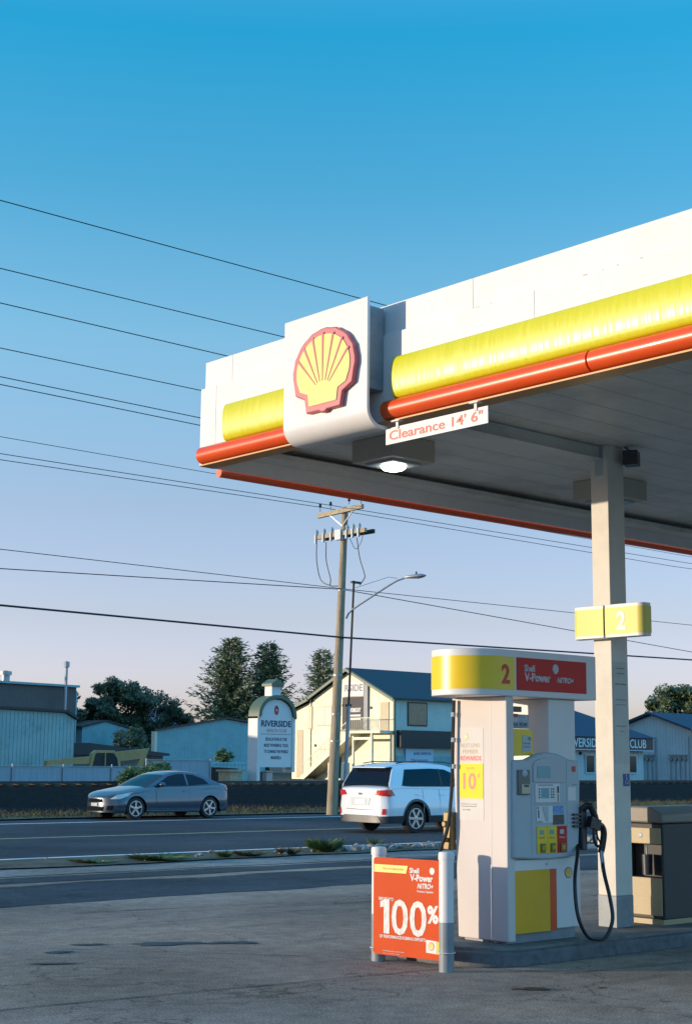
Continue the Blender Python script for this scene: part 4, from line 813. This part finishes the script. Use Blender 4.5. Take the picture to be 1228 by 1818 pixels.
for sg in (-1,1):
    MB().tube([(2.0,sg*.60,1.69),(2.4,sg*.61,1.745),(3.7,sg*.61,1.745),(4.05,sg*.60,1.70)],.015,6).build('roof_rail',m_dgrey,c.root,local=True)
    b=MB(); bmesh.ops.create_icosphere(b.bm,subdivisions=3,radius=1)
    for v in b.bm.verts: v.co=Vector((1.9+v.co.x*.10,sg*1.02+v.co.y*.11,1.15+v.co.z*.09))
    b.build('wing_mirror',m_suv,c.root,local=True)

# ------------------------------------------------------------------ roadside club sign
sy=62.13
t=thing('club_sign','tall white arched roadside club sign with a small green roofed cupola','sign',(50.5,sy,.45))
b=MB(); b.box(49.25,49.72,sy-.1,sy+1.9,1.4,4.42); b.build('side_face',m_trim,t) if False else b.bm.free()
b=MB(); n=16; arc=[(50.72+1.09*math.cos(R(a)),4.10+.92*math.sin(R(a))) for a in range(0,181,12)]
b.prism([(49.63,1.46),(51.81,1.46)]+arc,(0,sy,0),X_,Z_,Y_,.5); b.build('sign_face',m_clean,t)
b=MB(); arc2=[(50.72+1.30*math.cos(R(a)),4.15+1.10*math.sin(R(a))) for a in range(0,181,12)]; arc3=[(50.72+1.10*math.cos(R(a)),4.15+.92*math.sin(R(a))) for a in range(180,-1,-12)]
b.prism([(52.02,4.0)]+arc2+[(49.42,4.0)]+arc3,(0,sy-.15,0),X_,Z_,Y_,.9); b.build('arched_hood',m_greentrim,t)
MB().box(49.42,49.625,sy-.05,sy+.75,.4,4.1).build('sign_post',m_clean,t); MB().box(51.815,52.0,sy-.05,sy+.75,1.2,4.1).build('sign_post',m_clean,t)
b=MB(); b.box(50.38,51.0,sy,sy+.6,5.2,5.75); cu=b.build('cupola',m_clean,t)
b=MB(); b.prism([(50.27,5.72),(51.12,5.72),(51.12,5.85),(50.69,6.1),(50.27,5.85)],(0,sy-.12,0),X_,Z_,Y_,.84); b.build('cupola_roof',m_greentrim,cu)
b=MB(); b.text('RIVERSIDE',(50.72,sy-.003,3.74),X_,Z_,-Y_,2.05,.33,bold=.03,th=.01); b.text('EDUCATION IS THE',(50.74,sy-.003,2.92),X_,Z_,-Y_,1.45,.17,bold=.02,th=.01); b.text('MOST POWERFUL TOOL',(50.74,sy-.003,2.60),X_,Z_,-Y_,1.65,.17,bold=.02,th=.01); b.text('TO CHANGE THE WORLD',(50.74,sy-.003,2.28),X_,Z_,-Y_,1.65,.17,bold=.02,th=.01); b.text('MANDELA',(50.74,sy-.003,1.96),X_,Z_,-Y_,.7,.17,bold=.02,th=.01); b.build('black_lettering',m_navy,t)
b=MB(); b.text('HEALTH CLUB',(50.74,sy-.003,3.38),X_,Z_,-Y_,1.35,.17,th=.01); b.build('red_lettering',m_pinkred,t)
b=MB(); b.lathe([(.15,0),(.15,.01)],(50.72,sy-.002,4.45),(0,-1,0),16)
for v in b.bm.verts: v.co.z=4.45+(v.co.z-4.45)*1.7
b.build('crest',m_deepred,t)
b=MB(); b.lathe([(.05,0),(.05,.01)],(50.72,sy-.014,4.45),(0,-1,0),12); b.build('crest_centre',m_clean,t)
b=MB(); b.box(49.7,51.7,sy-.006,sy-.001,3.17,3.20); b.build('divider',m_gtext,t)

# ------------------------------------------------------------------ riverside two storey building
bx,by=80.07,83.92
t=thing('two_storey_building','cream two storey gabled building with green roof and outside stair','building',(bx,by,.4))
b=MB(); gp=[(by,.3),(by,6.66),(by+5.0,8.98),(by+9.5,6.85),(by+9.5,.3)]
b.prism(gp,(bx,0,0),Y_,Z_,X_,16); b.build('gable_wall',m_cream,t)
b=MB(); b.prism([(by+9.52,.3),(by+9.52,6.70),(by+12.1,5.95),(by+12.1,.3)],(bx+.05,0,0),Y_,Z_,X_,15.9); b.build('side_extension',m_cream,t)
b=MB(); b.box(bx,bx+16,by-.02,by-.0,.3,6.6); b.build('front_wall',m_cream_shade,t)
b=MB()
for (ya,za,yb,zb_) in ((by-.45,6.60,by+5.0,9.12),(by+5.0,9.12,by+9.7,6.92),(by+9.6,6.88,by+12.5,5.95)):
    b.prism([(ya,za),(yb,zb_),(yb,zb_+.10),(ya,za+.10)],(bx-.45,0,0),Y_,Z_,X_,16.9)
rf=b.build('roof',m_groof,t)
b=MB()
for (ya,za,yb,zb_) in ((by-.46,6.40,by+5.0,8.93),(by+5.0,8.93,by+9.7,6.73),(by+9.6,6.7,by+12.5,5.77)):
    b.prism([(ya,za),(yb,zb_),(yb,zb_+.22),(ya,za+.22)],(bx-.5,0,0),Y_,Z_,X_,.06)
b.build('barge_board',m_greentrim,rf)
b=MB(); b.lathe([(.15,0),(.15,.4)],(bx+3,by+6.2,8.4),n=8); b.build('roof_vent',m_trim,rf)
def gwin(y0,y1,z0,z1,g=m_trim,fr=m_door,name='window'):
    f=MB().box(bx-.06,bx-.003,y0-.08,y1+.08,z0-.08,z1+.08).build(name,fr,t)
    b=MB(); ym=(y0+y1)/2; b.box(bx-.075,bx-.0605,y0,ym-.04,z0,z1); b.box(bx-.075,bx-.0605,ym+.04,y1,z0,z1); b.build('pane',g,f)
    return f
gwin(91.0,92.7,4.75,6.15); gwin(90.9,92.6,.95,2.75); gwin(93.5,93.9,4.5,6.2)
MB().box(bx+.02,bx+.045,94.6,95.4,.5,4.4).build('door',m_door,t); 
d=MB().box(bx-.06,bx-.003,84.35,85.3,4.2,6.4).build('door',m_door,t)
MB().box(bx-.05,bx-.003,93.62,93.8,.3,6.9).build('downpipe',m_trim,t)
# big window with sign and dark trim
sg=MB().box(bx-.15,bx-.003,87.15,89.6,6.95,8.25).build('wall_sign',m_clean,t)
b=MB(); b.text('RSIDE',(bx-.155,88.3,7.6),-Y_,Z_,-X_,2.1,.55,bold=.02,th=.01); b.build('sign_lettering',m_gtext,sg)
fr=MB().box(bx-.08,bx-.003,87.1,89.7,4.35,6.9).build('display_window',m_glass,t)
b=MB(); b.text('WORKOUT',(bx-.10,88.2,5.85),-Y_,Z_,-X_,1.4,.35,bold=.06,th=.02); b.box(bx-.10,bx-.09,87.5,88.9,5.35,5.5); b.box(bx-.10,bx-.09,87.5,88.9,5.08,5.2); b.build('window_lettering',m_clean,fr)
MB().box(bx-.16,bx-.003,86.65,87.09,4.35,7.9).build('dark_pilaster',m_grey,t)
MB().box(bx-.2,bx-.003,86.6,89.8,4.2,4.34).build('window_sill',m_greentrim,t)
# landing, stair, railing
st=MB().box(bx-1.3,bx-.01,84.0,87.4,4.0,4.2).build('landing',m_trim,t)
b=MB(); b.prism([(87.4,4.2),(87.4,3.75),(92.9,.42),(93.4,.42),(93.4,.6)],(bx-1.3,0,0),Y_,Z_,X_,1.2); b.build('stair_flight',m_trim,t)
b=MB()
for k in range(15): y=84.05+k*.24; b.box(bx-1.28,bx-1.25,y,y+.03,4.2,5.15)
b.box(bx-1.29,bx-1.24,84.0,87.4,5.15,5.2)
for k in range(12): 
    y=87.4+k*.5; z=4.2-(y-87.4)*.62; b.box(bx-1.28,bx-1.25,y,y+.03,z,z+.95)
b.bar((bx-1.265,87.4,5.17),(bx-1.265,93.2,1.55),.05,.05); b.bar((bx-1.265,87.4,4.7),(bx-1.265,93.2,1.1),.03,.03)
b.build('stair_railing',m_trim,t)
b=MB(); b.box(bx-1.3,bx-1.15,84.9,85.05,.4,4.0); b.box(bx-1.3,bx-1.15,87.0,87.15,.4,3.8); b.box(bx-1.3,bx-1.15,85.05,87.0,3.5,3.7); b.build('landing_post',m_trim,t)
MB().box(bx-.08,bx-.003,86.3,86.6,5.9,6.1).build('wall_lamp',m_dark,t)
MB().box(bx-.08,bx-.003,92.9,93.1,3.0,3.2).build('wall_lamp',m_dark,t)
# shaded front
f=MB().box(bx+1.5,bx+3.65,by-.08,by-.0205,4.6,6.45).build('window',m_dark,t)
MB().box(bx+1.6,bx+3.55,by-.095,by-.081,4.7,6.35).build('pane',m_curtain,f)
MB().box(bx+.35,bx+7.6,by-.5,by-.0205,2.95,4.25).build('dark_awning',m_dark,t)
f=MB().box(bx+.35,bx+7.6,by-.1,by-.0205,.6,2.3).build('shop_front',m_teal,t)
f=MB().box(bx+1.2,bx+4.2,by-.16,by-.105,1.5,2.85).build('shop_sign',mat('pale_blue_sign',(.45,.58,.72),.5),t)
b=MB(); b.text('JAMES SIMPSON',(bx+3.0,by-.165,2.45),X_,Z_,-Y_,1.9,.28,th=.01); b.text('Chiropractic',(bx+2.7,by-.165,1.95),X_,Z_,-Y_,1.9,.3,th=.01); b.build('sign_lettering',m_navy,f)
MB().box(bx-.03,bx+.14,by-.14,by-.021,.3,6.6).build('corner_downpipe',m_greentrim,t)
# ------------------------------------------------------------------ club building with hip roof
t=thing('club_building','low pale building with blue hipped roof and dark club name band','building',(80,65,.4))
b=MB(); b.box(78.1,86.2,65,73,.3,2.9); b.build('wall',m_whitesidx,t)
b=MB(); b.box(77.7,86.75,64.55,64.7,2.78,3.62); b.box(86.6,86.75,64.7,73.2,2.78,3.62); bd=b.build('name_band',m_maroon,t)
b=MB(); b.text('RIVERSIDE HEALTH CLUB',(81.75,64.54,3.2),X_,Z_,-Y_,8.4,.60,bold=.01,th=.02); b.build('name_lettering',mat('pale_letters',(.55,.70,.72),.4),bd)
b=MB(); b.box(77.7,86.8,64.5,64.72,2.70,2.775); b.build('soffit_edge',m_lgrey,t)
b=MB(); e=[(77.5,64.4,3.6),(87.0,64.4,3.6),(87.0,73.6,3.6),(77.5,73.6,3.6)]; r=[(78.6,69.0,5.68),(82.9,69.0,5.68)]
b.quad(e[0],e[1],r[1],r[0]); b.quad(e[1],e[2],r[1]) if False else b.bm.faces.new([b.bm.verts.new(p) for p in (e[1],e[2],r[1])]); b.quad(e[2],e[3],r[0],r[1]); b.bm.faces.new([b.bm.verts.new(p) for p in (e[3],e[0],r[0])]); b.bm.faces.new([b.bm.verts.new(p) for p in e[::-1]]); b.build('roof',m_broof,t,smooth=0)
for x in (80.3,84.9):
    f=MB().box(x-.5,x+.5,64.93,64.998,1.15,2.45).build('window',m_lgrey,t); MB().box(x-.4,x+.4,64.915,64.929,1.25,2.35).build('pane',m_glass,f)
MB().lathe([(.12,0),(.08,.15)],(79.3,64.99,2.5),(0,-1,0),8).build('wall_lamp',m_dark,t)
# ------------------------------------------------------------------ right white shed
t=thing('white_shed','white metal sided gabled shed with blue roof and meters at the right edge','building',(100,74,.4))
b=MB(); b.prism([(66,.3),(66,3.0),(74.5,5.75),(79.2,4.3),(79.2,.3)],(100,0,0),Y_,Z_,X_,30); b.build('wall',m_whitesid,t)
b=MB(); b.prism([(65.5,2.85),(74.5,5.82),(74.5,6.0),(65.5,3.03)],(99.5,0,0),Y_,Z_,X_,31); b.prism([(74.5,5.82),(79.6,4.2),(79.6,4.38),(74.5,6.0)],(99.5,0,0),Y_,Z_,X_,31); b.build('roof',m_broof,t)
for y0,y1 in ((74.3,75.3),(71.1,72.8)):
    b=MB(); k=y0
    b.box(99.8,99.98,y0,y1,2.5,2.6)
    while k<y1: b.lathe([(.16,0),(.16,.15)],(99.98,k+.2,2.25),(-1,0,0),10); k+=.45
    f=b.build('electric_meter_rack',m_grey,t)
    b=MB(); k=y0
    while k<y1: b.tube([(99.9,k+.2,.4),(99.9,k+.2,2.1)],.04,6); k+=.45
    b.tube([(99.9,y0-.2,.5),(99.9,y0-.2,4.0)],.04,6); b.build('conduit',m_grey,f)
# ------------------------------------------------------------------ middle teal shed
t=thing('teal_shed','plain pale teal metal shed with dark red roof edge behind the fence','building',(74,100,.4))
gp=[(90.1,.3),(104.65,.3),(104.65,5.67),(99.06,6.28),(90.1,4.85)]
b=MB(); b.prism(gp,(0,130,0),X_,Z_,(.72,1,0),12); b.build('wall',m_teal,t)
b=MB(); b.prism([(89.7,4.82),(99.06,6.32),(99.06,6.5),(89.7,4.99)],(0,129.7,0),X_,Z_,(.72,1,0),12.5); b.prism([(99.06,6.32),(105.05,5.67),(105.05,5.85),(99.06,6.5)],(0,129.7,0),X_,Z_,(.72,1,0),12.5); b.build('roof',m_maroon,t)
b=MB(); b.box(89.82,90.08,129.85,130.5,.3,4.8); b.build('lit_wall_strip',m_trim,t)  # cream strip added for the sunlit sliver of the side wall
# ------------------------------------------------------------------ left buildings
t=thing('dark_warehouse','tall dark brown metal warehouse with roof vent and thin flue at the left edge','building',(60,112,.4))
b=MB(); b.prism([(58.5,.3),(88.3,.3),(88.3,9.63),(58.5,10.0)],(0,143,0),X_,Z_,Y_,16); b.build('wall',m_darkbrick,t)
b=MB(); b.prism([(58.2,10.04),(88.5,9.66),(88.5,9.9),(58.2,10.28)],(0,142.6,0),X_,Z_,Y_,16.5); b.build('roof',m_teal,t)
b=MB(); b.lathe([(.16,0),(.16,6.7),(.32,6.75),(.32,7.3),(.05,7.4)],(86.1,141.6,5.0),n=10); b.build('flue_pipe',m_galv,t)
b=MB(); b.lathe([(.45,0),(.45,.8),(.65,.82),(.65,1.2),(.05,1.3)],(81,145.6,10.0),n=12); b.build('roof_vent',m_galv,t)
MB().box(88.31,88.45,143,143.4,.3,9.3).build('downpipe',m_teal,t)
t=thing('weathered_shed','weathered pale teal corrugated shed in front of the dark warehouse','building',(50,92,.4))
b=MB(); b.prism([(25.5,.3),(47.2,.3),(47.2,4.12),(46.5,4.46),(25.5,4.93)],(0,76.5,0),X_,Z_,Y_,11); b.build('wall',m_tealdirty,t)
b=MB(); b.prism([(25.3,4.95),(46.55,4.48),(47.35,4.08),(47.4,4.21),(46.6,4.63),(25.3,5.10)],(0,76.3,0),X_,Z_,Y_,11.4); b.build('roof',m_dark,t)
t=thing('grey_outbuilding','small grey blue outbuilding between the dark warehouse and the dark trees','building',(75,118,.4))
b=MB(); b.prism([(93.6,.3),(100,.3),(100,5.5),(96.8,6.25),(93.6,5.5)],(0,150,0),X_,Z_,Y_,8); b.build('wall',m_teal,t)
b=MB(); b.prism([(93.3,5.5),(96.8,6.25),(100.3,5.5),(100.3,5.7),(96.8,6.45),(93.3,5.7)],(0,149.8,0),X_,Z_,Y_,8.4); b.build('roof',m_dark,t)
t=thing('dark_lean_to','low dark roofed lean-to between the weathered shed and the teal shed, behind the crane','building',(60,88,.4))
b=MB(); b.box(47.5,54.6,78,81,.35,2.05); b.build('wall',m_darkbrick,t)
b=MB(); b.prism([(47.45,2.06),(54.9,2.06),(54.9,2.2),(49,2.78),(47.45,2.74)],(0,77.7,0),X_,Z_,Y_,3.5); b.build('roof',m_dark,t)
# fence
t=thing('slatted_fence','blue grey slatted chain link fence behind the railway bank on the left','fence',(38,60.2,.4))
b=MB(); b.box(10,41,60.0,60.05,.42,1.42); b.box(41.05,44.8,60.0,60.05,.42,1.75); b.build('slat_panel',m_slat,t)
b=MB()
for x in list(np.arange(10.5,41,2.6))+[41.02,44.82]: b.tube([(x,59.96,.4),(x,59.96,1.85 if x>40 else 1.55)],.035,8)
b.tube([(10,59.96,1.45),(41,59.96,1.45)],.02,6); b.tube([(41,59.96,1.78),(44.8,59.96,1.78)],.02,6); b.build('fence_posts',m_galv,t)
# crane
t=thing('yellow_crane','yellow mobile crane with cab and long low boom parked behind the fence','crane',(44.5,70,.4))
b=MB(); b.prism([(.1,1.36),(.35,1.28),(.5,1.50),(2.95,1.55),(2.95,1.95),(1.4,1.82),(.5,1.74),(.15,1.70)],(41.5,70,0),X_,Z_,Y_,.35); b.build('boom',m_craney,t)
b=MB(); b.prism([(45.9,1.65),(47.6,1.85),(47.3,1.25),(47.75,1.25),(48.2,2.42),(45.9,2.18)],(0,70.2,0),X_,Z_,Y_,.3); b.build('rear_arm',m_craney,t)
b=MB(); b.prism([(44.0,.6),(46.25,.6),(46.1,1.9),(45.75,2.28),(44.6,2.28),(44.35,2.12)],(0,69.9,0),X_,Z_,Y_,.35); cb=b.build('cab',m_craney,t,bevel=.03)
b=MB(); b.prism([(44.28,1.2),(45.1,1.2),(45.1,2.14),(44.62,2.14),(44.5,2.05)],(0,69.895,0),X_,Z_,-Y_,.02); b.build('cab_window',m_glass,cb)
b=MB(); b.prism([(45.2,1.2),(46.02,1.2),(45.9,1.85),(45.65,2.14),(45.2,2.14)],(0,69.895,0),X_,Z_,-Y_,.02); b.build('cab_window',m_glass,cb)
b=MB(); b.box(42,48,69.6,71.2,.5,1.2); b.build('chassis',m_craney,t)
for x in (43,47): MB().lathe([(.5,0),(.5,.4)],(x,69.3,.9),(0,1,0),20).build('wheel',m_tyre,t)
# small yard clutter
for x,y,w,h,m,l in ((51.6,64,.45,.75,m_galv,'small grey utility box under the right end of the club sign'),(52.4,66,.9,.7,m_dark,'dark dumpster behind the club sign'),(49.9,66,1.3,.9,m_dark,'dark container seen just left of the club sign foot')):
    b=MB(); b.box(x,x+w,y,y+w*.7,.42,.42+h); b.prism([(0,0),(w+.06,0),(w+.06,.04),(0,.10)],(x-.03,y-.03,.425+h),X_,Z_,Y_,w*.7+.06); tag(b.build('utility_box',m,bevel=.02),l,'utility box','boxes in the yard')
t=thing('air_conditioner','beige air conditioning unit beside the foot of the outside stair','air conditioner',(77,87,.4))
b=MB(); b.box(77,78,86.5,88.0,.4,1.75); b.build('casing',m_trim,t,bevel=.05); b=MB(); b.lathe([(.35,0),(.35,.05),(.05,.08)],(77.5,87.2,1.76),n=14); b.build('fan_grille',m_dark,t)
b=MB(); b.box(48.0,48.8,62.5,63.5,.42,1.2); b.box(47.9,48.9,62.4,63.6,1.22,1.32)
tag(b.build('pallet_stack',m_arm),'stack of wooden pallets beside the fence end','pallets')
b=MB(); b.box(58.5,62,78,79.2,.42,1.5); b.prism([(58.5,1.505),(62,1.505),(61.8,1.7),(58.7,1.7)],(0,78,0),X_,Z_,Y_,1.2); tag(b.build('skip_container',m_teal,bevel=.03),'low teal container against the teal shed','container')

# ------------------------------------------------------------------ trees
def cards(b,c,s,n,rg,sp):
    for _ in range(n):
        d=Vector((rg.gauss(0,1),rg.gauss(0,1),rg.gauss(0,1))); d.normalize(); r=rg.random()**.45
        p=Vector((c[0]+d.x*r*s[0],c[1]+d.y*r*s[1],c[2]+d.z*r*s[2])); a=Vector((rg.gauss(0,1),rg.gauss(0,1),rg.gauss(0,1)-.2)).normalized(); w=a.orthogonal().normalized(); k=sp*rg.uniform(.6,1.4)
        b.quad(p-w*k*.45,p+a*k*.5-w*k*.1,p+a*k+w*k*.1,p+w*k*.45)
def broad(x,y,h,r,lab,m=None,n=9000,sp=.30,seed=1,z0=.4,low=.25,group='trees behind the buildings'):
    t=thing('broadleaf_tree',lab,'tree',(x,y,z0),group); rg=random.Random(seed)
    b=MB(); b.tube([(x,y,z0),(x+.1,y,z0+h*.35),(x-.1,y+.1,z0+h*.75)],[.035*h,.025*h,.008*h],8)
    for k in range(7): a=rg.uniform(0,6.3); b.tube([(x,y,z0+h*(.25+.06*k)),(x+math.cos(a)*r*.7,y+math.sin(a)*r*.7,z0+h*(.45+.07*k))],[.012*h,.004*h],5)
    b.build('trunk',m_bark,t); b=MB(); L=70
    for k in range(L):
        zz=rg.uniform(low,.92); rr=r*math.sqrt(max(.05,1-((zz-.5)/.5)**2))*.75; a=rg.uniform(0,6.3); q=rr*rg.random()**.5
        s=r*rg.uniform(.12,.27); cards(b,(x+math.cos(a)*q,y+math.sin(a)*q,z0+h*zz),(s,s,s*.8),n//L,rg,sp)
    b.build('crown',m or m_leaf,t,smooth=0,recalc=False); return t
def conifer(x,y,h,r,lab,seed=1,z0=.4,m=None,lev=46,ragged=.35,card=.58):
    t=thing('conifer_tree',lab,'tree',(x,y,z0),'conifers behind the buildings'); rg=random.Random(seed)
    b=MB(); b.tube([(x,y,z0),(x,y,z0+h*.96)],[.022*h,.003*h],8); b.build('trunk',m_bark,t); b=MB()
    for i in range(lev):
        tt=i/lev; z=z0+h*(.10+.9*tt); rad=r*((1-tt)**.60*.92+.03)*(1 if tt>.25 else .75+tt)*(1+.22*noise.noise((tt*9,seed*5,0)))
        for k in range(20):
            a=rg.uniform(0,2*PI); L=rad*rg.uniform(1-ragged*1.6,1.08); d=Vector((math.cos(a),math.sin(a),0)); n=max(3,int(L/.13))
            up=rg.uniform(.0,.55)
            for j in range(n):
                s=(j+1)/n; p=Vector((x,y,z))+d*L*s+Vector((0,0,L*(up*s-.25*s*(1-s)*1.5)))+Vector((rg.gauss(0,.07),rg.gauss(0,.07),rg.gauss(0,.10)))
                dd=(d*1.0+Vector((rg.gauss(0,.5),rg.gauss(0,.5),rg.gauss(.15,.35)))).normalized(); w=dd.cross(Vector((rg.gauss(0,1),rg.gauss(0,1),rg.gauss(0,1)))).normalized(); kk=card*rg.uniform(.5,1.2)*(1.15-.4*s)
                b.quad(p-w*kk*.05,p+dd*kk*.5-w*kk*.11,p+dd*kk,p+dd*kk*.5+w*kk*.11)
    b.build('crown',m or m_fir,t,smooth=0,recalc=False); return t
conifer(112.6,146.8,16.5,7.4,'tall feathery dark conifer, left one of the close pair behind the teal shed',1,ragged=.5,card=.8)
conifer(116.2,144.0,15.9,5.8,'tall feathery dark conifer, right one of the close pair behind the club sign',2,ragged=.5,card=.8)
conifer(93.4,107.5,12.0,3.9,'narrow pointed conifer left of the wooden pole, behind the cream building',3,ragged=.45)
conifer(97.3,104.5,9.8,3.6,'lower conifer right of the wooden pole, mostly hidden by the green roof',4)
broad(102.0,156,11.6,5.8,'dark rounded leafy tree between the warehouse and the teal shed, largest of its row',m_leafd,38000,.34,5,low=.08)
broad(94.5,158,9.8,5.2,'darker narrow tree right beside the dark warehouse',m_leafd,26000,.34,6,low=.08)
broad(106.5,153.5,10.0,5.4,'lower dark leafy tree standing just left of the teal shed',m_leafd,24000,.34,8,low=.08)
broad(72.0,108,4.2,2.2,'low green shrubby tree in front of the dark leafy trees',m_leafd,8000,.22,12,low=.05)
broad(119.5,86.0,9.2,4.2,'leafy sunlit tree above the white shed at the right edge',m_leaf,24000,.30,7)
broad(62.5,82,2.3,.9,'small green shrub against the fence beyond the crane',m_shrub,1500,.2,9,low=.1,group='shrubs near the fence')
broad(32.6,47.9,1.25,1.25,'sunlit yellow green bush on the bank behind the grey coupe',m_shrub,3800,.13,10,z0=.25,low=.1,group='shrubs near the fence')
broad(34.3,49.3,1.35,.8,'smaller green bush just right of the sunlit bush',m_shrub,2200,.12,11,z0=.4,low=.1,group='shrubs near the fence')
